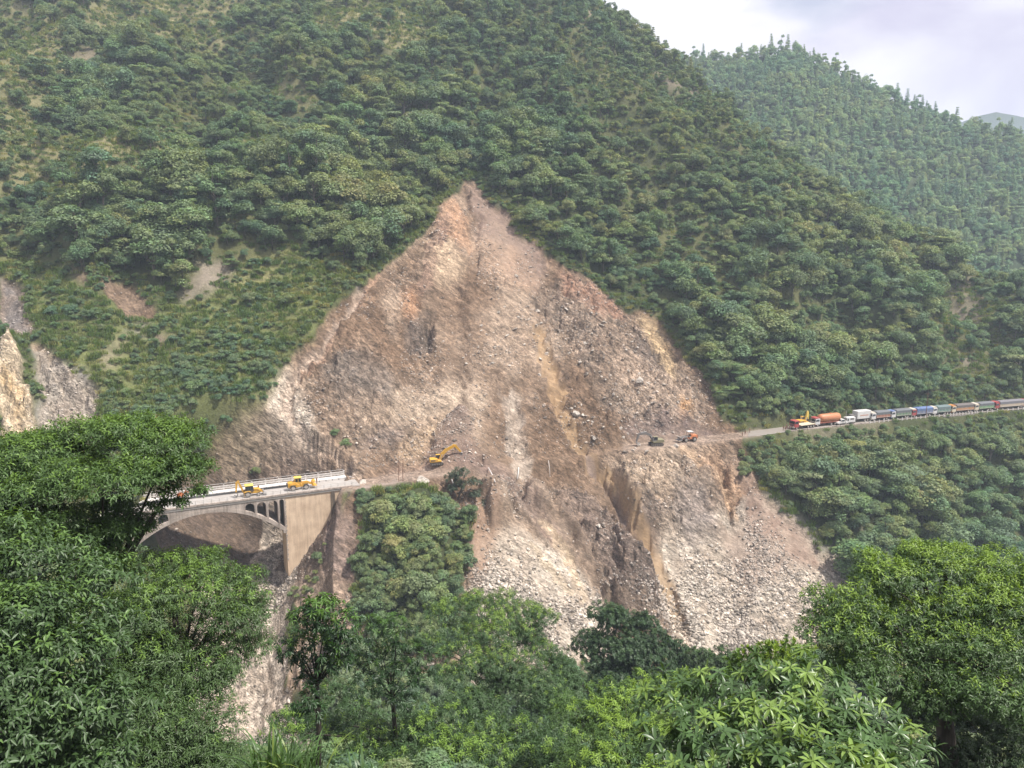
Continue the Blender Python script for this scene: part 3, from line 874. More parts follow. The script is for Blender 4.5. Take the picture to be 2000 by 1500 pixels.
# ---------------- queries
def ground(X, Y):
    X = np.asarray(X, float); Y = np.asarray(Y, float)
    s = X / np.maximum(Y, 1.0)
    i = np.clip(np.searchsorted(S, s) - 1, 0, NS - 2); j = np.clip(np.searchsorted(YG, Y) - 1, 0, NY - 2)
    fs = np.clip((s - S[i]) / (S[i + 1] - S[i]), 0, 1); fy = np.clip((Y - YG[j]) / (YG[j + 1] - YG[j]), 0, 1)
    z = (ZZ[i, j] * (1 - fs) + ZZ[i + 1, j] * fs) * (1 - fy) + (ZZ[i, j + 1] * (1 - fs) + ZZ[i + 1, j + 1] * fs) * fy
    return np.where(Y < 110, near_z(X, Y), z)

def gval(A, X, Y):
    s = X / Y
    return A[np.clip(np.searchsorted(S, s), 0, NS - 1), np.clip(np.searchsorted(YG, Y), 0, NY - 1)]

def hit(px, py):
    """where the line of sight through a pixel meets the far slope"""
    dx, dy, dz_ = ray(px, py)
    i = int(np.clip(np.searchsorted(S, dx / dy), 0, NS - 1))
    zr = YG * dz_ / dy
    k = np.nonzero((ZZ[i] >= zr) & (YG > 120))[0]
    Y = YG[k[0]] if len(k) else 400.0
    X = Y * dx / dy
    return Vector((X, Y, float(ground(X, Y))))

# horizon of each sight column, for knowing what the photograph can show
VIS = ZZ / YY
VIS_MAX = np.maximum.accumulate(VIS, axis=1)

def in_sight(X, Y, Z, extra=9.0):
    s = X / Y
    i = np.clip(np.searchsorted(S, s), 0, NS - 1); j = np.clip(np.searchsorted(YG, Y) - 2, 0, NY - 1)
    return (Z + extra) / Y >= VIS_MAX[i, j]
# ------------------------------------------------------------------ roads
M_ASPHALT = plain("worn_asphalt", (0.25, 0.225, 0.20), 0.9, grime=0.5, scale=0.6)
M_DECK = plain("pale_concrete_deck", (0.41, 0.385, 0.36), 0.9, grime=0.45, scale=0.5)
M_CONC = stain_mat("weathered_concrete", (0.22, 0.18, 0.15), (0.58, 0.49, 0.425))
M_WHITE = plain("whitewashed_concrete", (0.68, 0.65, 0.615), 0.85, grime=0.3, scale=1.2)
M_PLASTER = stain_mat("tan_plaster", (0.52, 0.37, 0.255), (0.84, 0.65, 0.47))
M_DARK_WALL = stain_mat("dark_masonry", (0.10, 0.08, 0.062), (0.22, 0.165, 0.12))
M_STEEL = plain("grey_galvanised_steel", (0.50, 0.49, 0.47), 0.5, metal=0.3, grime=0.3)
M_BLACK = plain("black_plastic_pipe", (0.02, 0.02, 0.022), 0.5, grime=0.1)
M_RUSTP = plain("rusty_steel_pole", (0.20, 0.085, 0.055), 0.8, grime=0.4)

def road_strip(name, px0, px1, half, mat, dzz=0.05):
    a = road_pos(px0)[0]; b = road_pos(px1)[0]
    ss = np.linspace(a.x / a.y, b.x / b.y, 120)
    yy = road_y(ss)
    vs = []; fs = []
    for s_, y_ in zip(ss, yy):
        vs += [(s_ * (y_ - half), y_ - half, ROAD_Z + dzz), (s_ * (y_ + half), y_ + half, ROAD_Z + dzz)]
    for i in range(len(ss) - 1):
        fs.append((2 * i, 2 * i + 2, 2 * i + 3, 2 * i + 1))
    me = bpy.data.meshes.new(name); me.from_pydata(vs, [], fs); me.update()
    return tag(link(name, me, mat), kind="structure")
road_strip("road", 1462, 2420, 3.6, M_ASPHALT, 0.10)
road_strip("road_edge_line", 1470, 1700, 0.10, M_WHITE, 0.12).location.y = -3.2

# ------------------------------------------------------------------ the arch bridge
B_R = Vector((-40.6, 184.6, ROAD_Z + 0.15))           # right end of the near deck edge
B_L = Vector((-0.913, -0.407, 0.0)).normalized()
B_V = Vector((-0.407, 0.913, 0.0)).normalized()
bridge = bpy.data.objects.new("arch_bridge", None); col.objects.link(bridge)
bridge.matrix_world = Matrix(((-B_L.x, B_V.x, 0, B_R.x), (-B_L.y, B_V.y, 0, B_R.y), (0, 0, 1, B_R.z), (0, 0, 0, 1)))
tag(bridge, "concrete arch road bridge with open spandrel arches across the gravel gully", "bridge")
# local frame: x runs to the right (so the span lies at negative x), y away from the camera, z up from the deck
def bx_of_px(px):
    us = np.linspace(0, 95, 4000)
    X = B_R.x + B_L.x * us; Y = B_R.y + B_L.y * us
    p, _ = proj(X, Y, np.full_like(us, B_R.z))
    return -float(us[np.argmin(np.abs(p - px))])
W = 9.0
x_pier = bx_of_px(555)                  # face of the right abutment, where the arch springs
x_mid = bx_of_px(404)
x_left = 2 * x_mid - x_pier
HALF = (x_pier - x_left) / 2
Z_SPRING, Z_CROWN = -9.7, -2.2
def intr(x):                            # underside of the arch
    t = (x - x_mid) / HALF
    return Z_SPRING + (Z_CROWN - Z_SPRING) * (1 - np.abs(t) ** 2.1)
def extr(x):
    t = abs((x - x_mid) / HALF)
    return intr(x) + 0.75 + 0.35 * t

def strip(xs, zb, zt, y0, y1, name, mat, parent=bridge, kind=None):
    """a wall with a curved top and bottom edge, from y0 to y1"""
    n = len(xs); vs = []
    for y in (y0, y1):
        vs += [(x, y, b) for x, b in zip(xs, zb)] + [(x, y, t) for x, t in zip(xs, zt)]
    fs = []
    for i in range(n - 1):
        fs.append((i, i + 1, n + i + 1, n + i))
        fs.append((2 * n + i, 3 * n + i, 3 * n + i + 1, 2 * n + i + 1))
        fs.append((i, 2 * n + i, 2 * n + i + 1, i + 1))
        fs.append((n + i, n + i + 1, 3 * n + i + 1, 3 * n + i))
    for i in (0, n - 1):
        fs.append((i, n + i, 3 * n + i, 2 * n + i))
    mb = MB(); mb.add(vs, fs)
    return mb.build(name, mat, parent)

xs = np.linspace(x_left, x_pier, 61)
strip(xs, intr(xs), [extr(x) for x in xs], 0.06, W - 0.06, "arch_barrel", M_CONC)
Z_SOF = -0.75
# openings on each side of the crown
op_px = [(478, 496), (501, 519), (523, 541.5), (544.5, 553.8)]
right_ops = sorted([tuple(sorted((bx_of_px(a), bx_of_px(b)))) for a, b in op_px])
ops = right_ops + [(2 * x_mid - b, 2 * x_mid - a) for a, b in right_ops]
ops = sorted(ops)
def solid(x0, x1, name, n=9):
    q = np.linspace(x0, x1, n)
    strip(q, [extr(x) - 0.02 for x in q], [Z_SOF] * n, 0.12, W - 0.12, name, M_CONC)
edges = [x_left] + [e for o in ops for e in o] + [x_pier]
for k in range(0, len(edges), 2):
    a, b = edges[k], edges[k + 1]
    if b - a > 0.05:
        solid(a, b, "spandrel_wall" if b - a > 5 else "spandrel_pier", 24 if b - a > 5 else 5)
for a, b in ops:
    r = (b - a) / 2; c = (a + b) / 2
    q = np.linspace(a, b, 15)
    zb = [Z_SOF - 0.45 - r + math.sqrt(max(r * r - (x - c) ** 2, 0)) for x in q]
    zb = [max(z, extr(x) - 0.02) for z, x in zip(zb, q)]
    strip(q, zb, [Z_SOF] * 15, 0.12, W - 0.12, "spandrel_arch", M_CONC)
MB().box(((x_left - 14) / 2 + 1.0, W / 2, -0.42), (-(x_left - 14) + 2.0, W, 0.65)).build("deck_slab", M_DECK, bridge)
MB().box(((x_left - 14 + 0.3) / 2, 0.15, -0.05), (-(x_left - 14) + 0.3, 0.5, 0.42)).build("near_kerb", M_CONC, bridge)
MB().box(((x_left - 14) / 2, W - 1.15, 0.16), (-(x_left - 14), 2.3, 0.52)).build("footpath", M_WHITE, bridge)
dm_ = None
for k in range(34):
    for zz_ in (0.06, 0.28):
        if dm_ is None:
            o = MB().box((0, 0, 0), (0.22, 0.03, 0.13)).build("drain_hole", M_BLACK, bridge); dm_ = o.data
        else:
            o = link("drain_hole", dm_, (), bridge)
        o.location = (-2.0 - 1.65 * k, W - 2.312, zz_)
# abutments
ab = MB().prism([(x_pier + 0.003, Z_SPRING - 14), (x_pier + 0.003, -0.76), (0.6, -0.76), (0.6, Z_SPRING - 14)], 0.2, W - 0.2).build("abutment", M_PLASTER, bridge)
MB().prism([(x_left - 14, Z_SPRING - 14), (x_left - 14, -0.76), (x_left - 0.003, -0.76), (x_left - 0.003, Z_SPRING - 14)], 0.2, W - 0.2).build("abutment", M_CONC, bridge)
MB().box((x_pier - 0.25, W / 2, Z_SPRING + 0.05), (0.7, W - 0.2, 0.55)).build("springing_ledge", M_CONC, bridge)
# stone quoins up the corner of the abutment
for k in range(26):
    w_ = 0.42 if k % 2 else 0.26
    q = MB().box((x_pier + w_ / 2 - 0.05, 0.17, -1.3 - 0.62 * k), (w_, 0.14, 0.5)).build("quoin", M_CONC, ab, bevel=0.03)
# two dark upright strips and a dark sloping one at the wall's right end
for px_ in (650, 671):
    xx_ = bx_of_px(px_)
    MB().prism([(xx_ - 0.45, -0.78), (xx_ + 0.45, -0.78), (xx_ + 0.75, -12), (xx_ - 0.75, -12)], 0.03, 0.4).build("upright_strip", M_DARK_WALL, bridge)
ch = tag(MB().prism([(0, 0), (0.45, 0), (0.45, 0.35), (0.62, 0.35), (0.62, -0.2), (-0.17, -0.2), (-0.17, 0.35), (0, 0.35)], 0, 9.5)
         .build("sloping_strip", M_DARK_WALL), "dark sloping strip beside the tan bridge abutment", "drain")
_a, _b = hit(684, 968), hit(648, 1046)
_a.z += 0.5; _b.z += 0.5
ch.location = _a
ch.rotation_mode = "QUATERNION"; ch.rotation_quaternion = (_b - _a).to_track_quat("Y", "Z")
# near railing: thin posts with two rails
x_end = x_left - 14
rail = MB()
for zz in (0.55, 0.98):
    rail.cyl((x_end, 0.12, zz + 0.12), (0.3, 0.12, zz + 0.12), 0.035, n=6)
rail.build("hand_rail", M_STEEL, bridge)
pm = None
npost = int(-x_end / 1.75)
for k in range(npost + 1):
    if pm is None:
        p_ = MB().box((0, 0, 0.58), (0.09, 0.09, 1.15)).build("railing_post", M_STEEL, bridge); pm = p_.data
    else:
        p_ = link("railing_post", pm, (), bridge)
    p_.location = (-1.75 * k, 0.12, 0.0)
# far balustrade: white panels of small balusters between posts
bal = MB()
L_ = 3.3
bal.box((0, 0, 0.36), (L_ - 0.3, 0.16, 0.18)); bal.box((0, 0, 0.98), (L_ - 0.3, 0.2, 0.14))
for i in range(9):
    bal.box((-L_ / 2 + 0.32 + i * (L_ - 0.64) / 8, 0, 0.68), (0.16, 0.12, 0.48))
pn = int(-x_end / L_)
pdat = qdat = None
for k in range(pn):
    xk = -1.9 - L_ * k
    if pdat is None:
        o = bal.build("balustrade_panel", M_WHITE, bridge); pdat = o.data
        q = MB().box((0, 0, 0.62), (0.3, 0.3, 1.25)).box((0, 0, 1.28), (0.4, 0.4, 0.12)).build("balustrade_post", M_WHITE, bridge); qdat = q.data
    else:
        o = link("balustrade_panel", pdat, (), bridge); q = link("balustrade_post", qdat, (), bridge)
    o.location = (xk, W - 0.2, 0.42); q.location = (xk + L_ / 2, W - 0.2, 0.30)
MB().cyl((x_end, W - 0.2, 2.0), (-0.3, W - 0.2, 2.0), 0.05, n=6).build("top_rail", M_STEEL, bridge)
# a pair of black pipes along the far side of the roadway
bp_ = empty("water_pipe", bridge.matrix_world @ Vector((0, 0, 0)), 0, "pair of black water pipes laid along the bridge deck", "pipe")
bp_.matrix_world = bridge.matrix_world.copy()
for off, r in ((2.52, 0.16), (2.95, 0.12)):
    MB().cyl((x_end, W - off, r + 0.0), (bx_of_px(566), W - off, r + 0.0), r, n=8).build("pipe_run", M_BLACK, bp_, smooth=True)
# bent rail at the right end of the near railing
br_ = tag(MB().tube([(0, 0, 0.9), (0.8, 0, 0.7), (1.7, -0.2, 0.3), (2.4, -0.3, 0.0)], [0.06] * 4, 6).tube([(0, 0, 0.4), (0.9, 0.2, 0.5), (1.9, 0.1, 0.6)], [0.05] * 3, 6)
          .build("bent_railing", M_STEEL), "bent white railing piece at the right end of the bridge", "railing")
br_.location = bridge.matrix_world @ Vector((-0.4, 0.1, 0.15)); br_.rotation_euler.z = math.atan2(-B_L.y, -B_L.x)

def on_deck(px, across):
    """a point of the deck in pixel column px, so many metres from its near edge"""
    us = np.linspace(-2, 95, 4000)
    X = B_R.x + B_L.x * us + B_V.x * across; Y = B_R.y + B_L.y * us + B_V.y * across
    p, _ = proj(X, Y, np.full_like(us, B_R.z))
    i = int(np.argmin(np.abs(p - px)))
    return Vector((X[i], Y[i], B_R.z - 0.09))
DECK_RZ = math.atan2(-B_L.y, -B_L.x)      # heading to the right along the bridge

# ------------------------------------------------------------------ retaining wall, guard stones and poles of the far road
M_STONE = stain_mat("dark_rubble_masonry", (0.10, 0.085, 0.08), (0.30, 0.265, 0.24), vertical=False)
def wall_along(px0, px1, h, n, label):
    root = empty("retaining_wall", (0, 0, 0), 0, label, "wall")
    random.seed(int(px0))
    for k in range(n):
        a, _ = road_pos(px0 + (px1 - px0) * k / n, -4.4); b, _ = road_pos(px0 + (px1 - px0) * (k + 1) / n, -4.4)
        d = b - a
        for r in range(3):
            hh = h / 3
            c_ = (a + b) / 2 + Vector((0, -0.15 * (2 - r) * 0.0 + random.uniform(-0.06, 0.06), -h + hh * (r + 0.5) + 0.1))
            MB().box((0, 0, 0), (d.length * 0.94, 0.7, hh * 0.9)).build("stone", M_STONE, root, bevel=0.08)
            o = root.children[-1]; o.location = c_; o.rotation_euler.z = math.atan2(d.y, d.x)
    root.location.z = 0.0
wall_along(1842, 1902, 3.0, 14, "dark stone retaining wall holding the road below the trucks")

gs = None
stones_ = []
for i, px_ in enumerate(list(range(1690, 1850, 9)) + list(range(1850, 1905, 6)) + list(range(1908, 2000, 10))):
    p_, hd = road_pos(px_, -4.0)
    if gs is None:
        gs = MB().box((0, 0, 0.42), (0.42, 0.3, 0.95), taper=0.75).build("guard_stone", M_WHITE, bevel=0.04)
        tag(gs, "white guard stone on the outer road edge below the queued trucks", "guard stone", "white guard stones along the far road edge")
        o = gs
    else:
        o = gs.copy(); col.objects.link(o)
    o.location = p_; o.rotation_euler.z = hd
    stones_.append((o, px_))
T_SPAN = [("the red sided truck", 1690), ("the green sided truck", 1735), ("the blue tarpaulin truck", 1776), ("the grey green tarpaulin truck", 1817), ("the orange sided truck", 1853), ("the bright green truck", 1897), ("the long grey tarpaulin truck", 1937)]
cnt_ = {}
for o, px_ in stones_:
    nm_ = [n for n, x in T_SPAN if px_ >= x][-1]
    cnt_[nm_] = cnt_.get(nm_, 0) + 1
    o["label"] = "white guard stone below %s, %s from the left" % (nm_, (ORD[cnt_[nm_] - 1].strip() or "first"))
kb = MB()
pts_ = [road_pos(px_, -4.0)[0] for px_ in range(1545, 1700, 8)]
for a, b in zip(pts_[:-1], pts_[1:]):
    d = b - a
    kb.box((a + b) / 2 + Vector((0, 0, 0.12)), (d.length - 0.15, 0.35, 0.45), Matrix.Rotation(math.atan2(d.y, d.x), 3, "Z"))
tag(kb.build("road_kerb", M_CONC), kind="structure")

pole = tag(MB().cyl((0, 0, -0.4), (0, 0, 9.2), 0.13, 0.08, n=8).box((0, 0, 8.6), (1.6, 0.1, 0.1)).build("utility_pole", M_RUSTP),
           "dark utility pole standing in front of the blue tarpaulin truck", "utility pole")
pole.location = road_pos(1808, -3.6)[0]
pole2 = tag(MB().cyl((0, 0, -0.4), (0, 0, 5.2), 0.11, 0.07, n=8).build("utility_pole", M_STEEL),
            "short grey post beside the white pickup and white van", "utility pole")
pole2.location = road_pos(1651, -3.6)[0]
pr = None
for px_, lab in ((779, "left one of two thin rusty poles standing by the dirt road"), (787, "right one of two thin rusty poles standing by the dirt road")):
    p_, _ = road_pos(px_, -3.0)
    if pr is None:
        pr = MB().tube([(0, 0, -0.5), (0.05, 0, 3), (0.18, 0, 6.4)], [0.09, 0.08, 0.06], 8).build("rusty_pole", M_RUSTP); o = pr
    else:
        o = pr.copy(); col.objects.link(o)
    tag(o, lab, "pole", "pair of rusty poles by the dirt road")
    o.location = p_
# white pipes and posts left on the slide
def slope_pipe(px0, py0, px1, py1, r, label, mat=M_WHITE):
    a, b = hit(px0, py0), hit(px1, py1)
    a.z += 0.35; b.z += 0.35; a.y -= 0.3; b.y -= 0.3
    mid = (a + b) / 2 + Vector((0.1, -0.15, 0.12))
    o = MB().tube([(0, 0, 0), mid - a, b - a], [r, r, r], 8).build("pipe", mat, smooth=True)
    o.location = a
    tag(o, label, "pipe", "pale pipes lying on the landslide")
slope_pipe(954, 918, 967, 946, 0.15, "pale pipe lying aslant on the brown slide below the excavator")
slope_pipe(1013, 917, 1010, 942, 0.15, "white pipe standing steep on the pale chute right of the excavator")
slope_pipe(1071, 905, 1074, 936, 0.07, "thin pale rod sticking out of the slide centre")
slope_pipe(882, 944, 888, 962, 0.17, "white post leaning in front of the lone road edge tree")

sh = bmesh.new(); bmesh.ops.create_icosphere(sh, subdivisions=4, radius=1.0)
for v in sh.verts:
    rr_ = math.hypot(v.co.x, v.co.y)
    v.co.z = max(0.0, 1.0 - rr_ ** 0.9) * 2.3 - 0.1 if v.co.z > 0 else -0.2
    v.co.x *= 3.0; v.co.y *= 2.6
me = bpy.data.meshes.new("sand_heap"); sh.to_mesh(me); sh.free()
p_ = on_deck(596, W + 3.0)
o = link("sand_heap", me, plain("pale_sand", (0.45, 0.36, 0.26), 0.95, grime=0.1), None, (p_.x, p_.y, float(ground(p_.x, p_.y)) - 0.1))
tag(o, "pale sand heap behind the balustrade above the yellow wheel loader", "sand heap")
# ------------------------------------------------------------------ vehicles (local frame: x forward, y left, z up, origin on the ground)
M_TYRE = plain("tyre_rubber", (0.028, 0.027, 0.026), 0.9, grime=0.35, scale=2)
M_RIM = plain("dusty_rim", (0.42, 0.38, 0.34), 0.7, grime=0.3)
M_GLASS = plain("dark_window_glass", (0.03, 0.035, 0.04), 0.12, grime=0.05, spec=0.7)
M_CHASSIS = plain("dark_chassis", (0.055, 0.048, 0.043), 0.8, grime=0.35)
M_LAMP = plain("lamp_glass", (0.75, 0.72, 0.62), 0.25, grime=0.1)
M_YEL = plain("machine_yellow", (0.70, 0.38, 0.04), 0.5, grime=0.22, scale=1.5)
M_YEL2 = plain("roof_yellow", (0.82, 0.62, 0.12), 0.5, grime=0.2)
M_ORG = plain("loader_orange", (0.60, 0.20, 0.07), 0.55, grime=0.3)
M_TANK = plain("tank_orange", (0.52, 0.20, 0.085), 0.5, grime=0.22, scale=0.8)
M_REDC = plain("cab_red", (0.40, 0.06, 0.06), 0.5, grime=0.25)
M_WHC = plain("cab_white", (0.70, 0.69, 0.67), 0.4, grime=0.25)
M_CREAM = plain("cab_cream", (0.68, 0.60, 0.44), 0.5, grime=0.3)
M_GREYB = plain("dusty_grey_metal", (0.17, 0.165, 0.16), 0.7, grime=0.4)
M_BUCKET = plain("worn_bucket_steel", (0.40, 0.385, 0.37), 0.6, metal=0.3, grime=0.4)
TARP = {"slate": (0.135, 0.145, 0.155), "blue": (0.11, 0.17, 0.33), "bluegreen": (0.13, 0.18, 0.18), "brown": (0.135, 0.12, 0.11), "grey": (0.17, 0.165, 0.18)}
M_TARP = {k: plain("tarpaulin_" + k, v, 0.75, grime=0.12, scale=1.5) for k, v in TARP.items()}
SIDE = {"red": (0.42, 0.12, 0.07), "green": (0.10, 0.24, 0.13), "brightgreen": (0.11, 0.36, 0.14), "blue": (0.15, 0.22, 0.42), "orange": (0.55, 0.23, 0.06), "cream": (0.62, 0.50, 0.36), "teal": (0.09, 0.25, 0.22)}
M_SIDE = {k: plain("side_boards_" + k, v, 0.6, grime=0.25, scale=1.5) for k, v in SIDE.items()}
M_TRIM = plain("painted_trim", (0.66, 0.60, 0.50), 0.5, grime=0.3)
M_ARC = plain("dark_metal_arch", (0.03, 0.03, 0.03), 0.6)

_wheel_cache = {}
def wheel(parent, x, y, r, w):
    key = (round(r, 3), round(w, 3))
    if key not in _wheel_cache:
        a = MB()
        n = 18
        prof = [(-w / 2, r * 0.62), (-w / 2, r * 0.93), (-w * 0.36, r), (w * 0.36, r), (w / 2, r * 0.93), (w / 2, r * 0.62)]
        vs = [(rr * math.cos(2 * math.pi * i / n), yy, rr * math.sin(2 * math.pi * i / n)) for yy, rr in prof for i in range(n)]
        fs = [(k * n + i, k * n + (i + 1) % n, (k + 1) * n + (i + 1) % n, (k + 1) * n + i) for k in range(5) for i in range(n)]
        fs += [(5 * n + i, 5 * n + (i + 1) % n, (i + 1) % n, i) for i in range(n)]
        t = a.add(vs, fs).build("wheel", M_TYRE, parent)
        rim = MB().cyl((0, -w * 0.42, 0), (0, w * 0.42, 0), r * 0.63, n=14).cyl((0, -w * 0.5, 0), (0, w * 0.5, 0), r * 0.2, n=8).build("rim", M_RIM, t)
        _wheel_cache[key] = (t.data, rim.data)
    else:
        t = link("wheel", _wheel_cache[key][0], (), parent)
        rim = link("rim", _wheel_cache[key][1], (), t)
    t.location = (x, y, r)
    return t

def truck_cab(root, x0, x1, w, h0, h1, mat, visor=True, stripe=None):
    """flat-nosed lorry cab from x0 (rear) to x1 (front)"""
    cab = MB().prism([(x0, h0), (x1 - 0.05, h0), (x1, h0 + 0.35), (x1, h0 + (h1 - h0) * 0.5), (x1 - 0.22, h1 - 0.12), (x1 - 0.4, h1), (x0, h1)], -w / 2, w / 2).build("cab", mat, root, bevel=0.06)
    hh = h1 - h0
    MB().prism([(x1 - 0.02, h0 + hh * 0.52), (x1 + 0.02, h0 + hh * 0.52), (x1 - 0.19, h1 - 0.22), (x1 - 0.23, h1 - 0.22)], -w / 2 + 0.16, w / 2 - 0.16).build("windscreen", M_GLASS, cab)
    for sy in (-1, 1):
        MB().prism([(x0 + 0.35, h0 + hh * 0.54), (x1 - 0.25, h0 + hh * 0.54), (x1 - 0.42, h1 - 0.24), (x0 + 0.35, h1 - 0.24)], sy * (w / 2 + 0.004), sy * (w / 2 + 0.03)).build("side_window", M_GLASS, cab)
        MB().box((x1 + 0.03, sy * (w / 2 - 0.32), h0 + 0.38), (0.08, 0.34, 0.2)).build("headlight", M_LAMP, cab, bevel=0.02)
        MB().box((x1 - 0.1, sy * (w / 2 + 0.16), h0 + hh * 0.66), (0.08, 0.16, 0.42)).build("mirror", M_CHASSIS, cab)
    MB().box((x1 + 0.06, 0, h0 + 0.03), (0.22, w, 0.3)).build("bumper", M_TRIM if stripe is None else stripe, cab, bevel=0.03)
    MB().box((x1 + 0.02, 0, h0 + hh * 0.33), (0.05, w * 0.6, hh * 0.2)).build("grille", M_CHASSIS, cab)
    if visor:
        MB().prism([(x1 - 0.3, h1 + 0.003), (x1 + 0.12, h1 - 0.02), (x1 + 0.02, h1 + 0.38), (x0 + 0.5, h1 + 0.5), (x0 + 0.1, h1 + 0.003)], -w / 2 + 0.1, w / 2 - 0.1).build("roof_crown", mat if stripe is None else stripe, cab, bevel=0.05)
    return cab

def goods_truck(L, cab_mat, tarp, side, label, visor=True, cabstripe=None, door=None):
    root = empty("goods_truck", (0, 0, 0), 0, label, "truck", "trucks queued on the mountain road")
    w = 2.45; cl = 1.9
    MB().box((L / 2 - 0.2, 0, 0.85), (L - 0.4, 1.0, 0.28)).build("chassis", M_CHASSIS, root)
    truck_cab(root, L - cl, L, w, 0.75, 2.75, cab_mat, visor, cabstripe)
    xb, xf = 0.0, L - cl - 0.25
    body = MB().box(((xb + xf) / 2, 0, 1.12), (xf - xb, w, 0.16))
    for sy in (-1, 1):
        body.box(((xb + xf) / 2, sy * (w / 2 - 0.05), 1.75), (xf - xb, 0.1, 1.1))
    body.box((xb + 0.05, 0, 1.75), (0.1, w - 0.2, 1.1)).box((xf - 0.05, 0, 1.95), (0.1, w - 0.2, 1.5))
    b = body.build("cargo_body", M_SIDE[side], root)
    n = max(6, int((xf - xb) / 0.62)); sd = None
    for sy in (-1, 1):
        for k in range(n + 1):
            if sd is None:
                o = MB().box((0, 0, 0), (0.09, 0.07, 1.12)).build("side_stake", M_TRIM, b); sd = o.data
            else:
                o = link("side_stake", sd, (), b)
            o.location = (xb + 0.06 + k * (xf - xb - 0.12) / n, sy * (w / 2 + 0.036), 1.75)
        MB().box(((xb + xf) / 2, sy * (w / 2 + 0.02), 1.24), (xf - xb, 0.05, 0.12)).build("lower_rail", M_TRIM, b)
    th = 3.35
    prof = [(-w / 2 - 0.06, 2.05), (-w / 2 - 0.06, th - 0.35), (-w / 2 + 0.25, th - 0.08), (0, th), (w / 2 - 0.25, th - 0.08), (w / 2 + 0.06, th - 0.35), (w / 2 + 0.06, 2.05)]
    MB().prism(prof, xb - 0.05, xf + 0.05, axis="x").build("tarpaulin", M_TARP[tarp], root, bevel=0.08)
    for x in (L - cl * 0.55, 2.5, 1.35) if L > 7 else (L - cl * 0.55, 1.6):
        for sy in (-1, 1):
            wheel(root, x, sy * (w / 2 - 0.2), 0.52, 0.34)
    return root

def place(root, px, lat, flip=True, dzz=0.12, center=None):
    """set a road vehicle with its FRONT at pixel column px, facing left along the road"""
    p, hd = road_pos(px, lat)
    root.rotation_euler = (0, 0, hd + math.pi)
    f = Vector((math.cos(hd + math.pi), math.sin(hd + math.pi), 0))
    root.location = p - f * center if center else p
    root.location.z += dzz
    return root

LAT = -0.6
def length(pa, pb):
    return (road_pos(pa, LAT)[0] - road_pos(pb, LAT)[0]).length
queue = [
    (1697, 1734, M_WHC, "slate", "red", "white cab truck with dark tarpaulin and red sides behind the white container truck", True, M_TRIM),
    (1735.5, 1775, M_WHC, "slate", "green", "white and blue cab truck with dark tarpaulin over green sides", True, M_SIDE["blue"]),
    (1776, 1817, M_REDC, "blue", "blue", "red cab truck under a bright blue tarpaulin behind the utility pole", True, M_TRIM),
    (1816.5, 1852, M_WHC, "bluegreen", "teal", "white cab truck with grey green tarpaulin right of the blue tarpaulin truck", True, M_TRIM),
    (1853.5, 1897, M_CREAM, "brown", "orange", "cream cab truck with brown tarpaulin over orange decorated sides", True, M_SIDE["orange"]),
    (1898, 1936, M_CREAM, "slate", "brightgreen", "cream cab truck with grey tarpaulin over bright green sides", True, M_TRIM),
    (1938, 1995, M_REDC, "grey", "cream", "all red cab truck with long grey tarpaulin and cream lower edge", True, None),
    (1993, 2040, M_REDC, "slate", "red", "red cab truck cut off by the right picture edge", True, None),
]
for a, b, cm, tp, sd_, lab, vis, stp in queue:
    L_t = length(a, b) - 0.3
    r_ = goods_truck(L_t, cm, tp, sd_, lab, vis, stp)
    place(r_, a, LAT, center=L_t)

# white container truck
L_t = length(1658, 1693)
ct = empty("container_truck", (0, 0, 0), 0, "tall white box body truck with faded red band behind the small white van", "truck", "trucks queued on the mountain road")
MB().box((L_t / 2, 0, 0.9), (L_t - 0.4, 1.0, 0.3)).build("chassis", M_CHASSIS, ct)
truck_cab(ct, L_t - 1.7, L_t, 2.3, 0.75, 2.6, M_GREYB, False)
bx_ = MB().box(((L_t - 1.9) / 2, 0, 2.5), (L_t - 1.9, 2.5, 2.7)).build("box_body", M_WHC, ct, bevel=0.06)
MB().box(((L_t - 1.9) / 2, -1.262, 2.35), ((L_t - 1.9) * 0.6, 0.02, 0.35)).build("faded_band", plain("faded_red_band", (0.55, 0.30, 0.22), 0.6), bx_)
MB().box(((L_t - 1.9) / 2, 1.262, 2.35), ((L_t - 1.9) * 0.6, 0.02, 0.35)).build("faded_band", plain("faded_red_band_2", (0.55, 0.30, 0.22), 0.6), bx_)
for x in (L_t - 1.0, 2.4, 1.2):
    for sy in (-1, 1): wheel(ct, x, sy * 1.0, 0.5, 0.32)
place(ct, 1660, LAT + 0.8, center=L_t)

# small white van with a windowed box body
L_t = length(1650, 1666.5)
vn = empty("delivery_van", (0, 0, 0), 0, "small white box van between the white pickup and the tall box truck", "van")
vb = MB().box((L_t / 2, 0, 1.5), (L_t, 1.75, 1.75)).build("body", M_WHC, vn, bevel=0.1)
MB().box((L_t + 0.01, 0, 1.72), (0.04, 1.5, 0.7)).build("windscreen", M_GLASS, vb)
for sy in (-1, 1):
    MB().box((L_t * 0.40, sy * 0.885, 1.78), (L_t * 0.42, 0.03, 0.6)).build("side_panel", M_GREYB, vb)
    MB().box((L_t - 0.5, sy * 0.885, 1.6), (0.55, 0.03, 0.9)).build("door_window", M_GLASS, vb)
    for x in (0.6, L_t - 0.6): wheel(vn, x, sy * 0.72, 0.33, 0.22)
place(vn, 1650, LAT - 1.2, center=L_t)

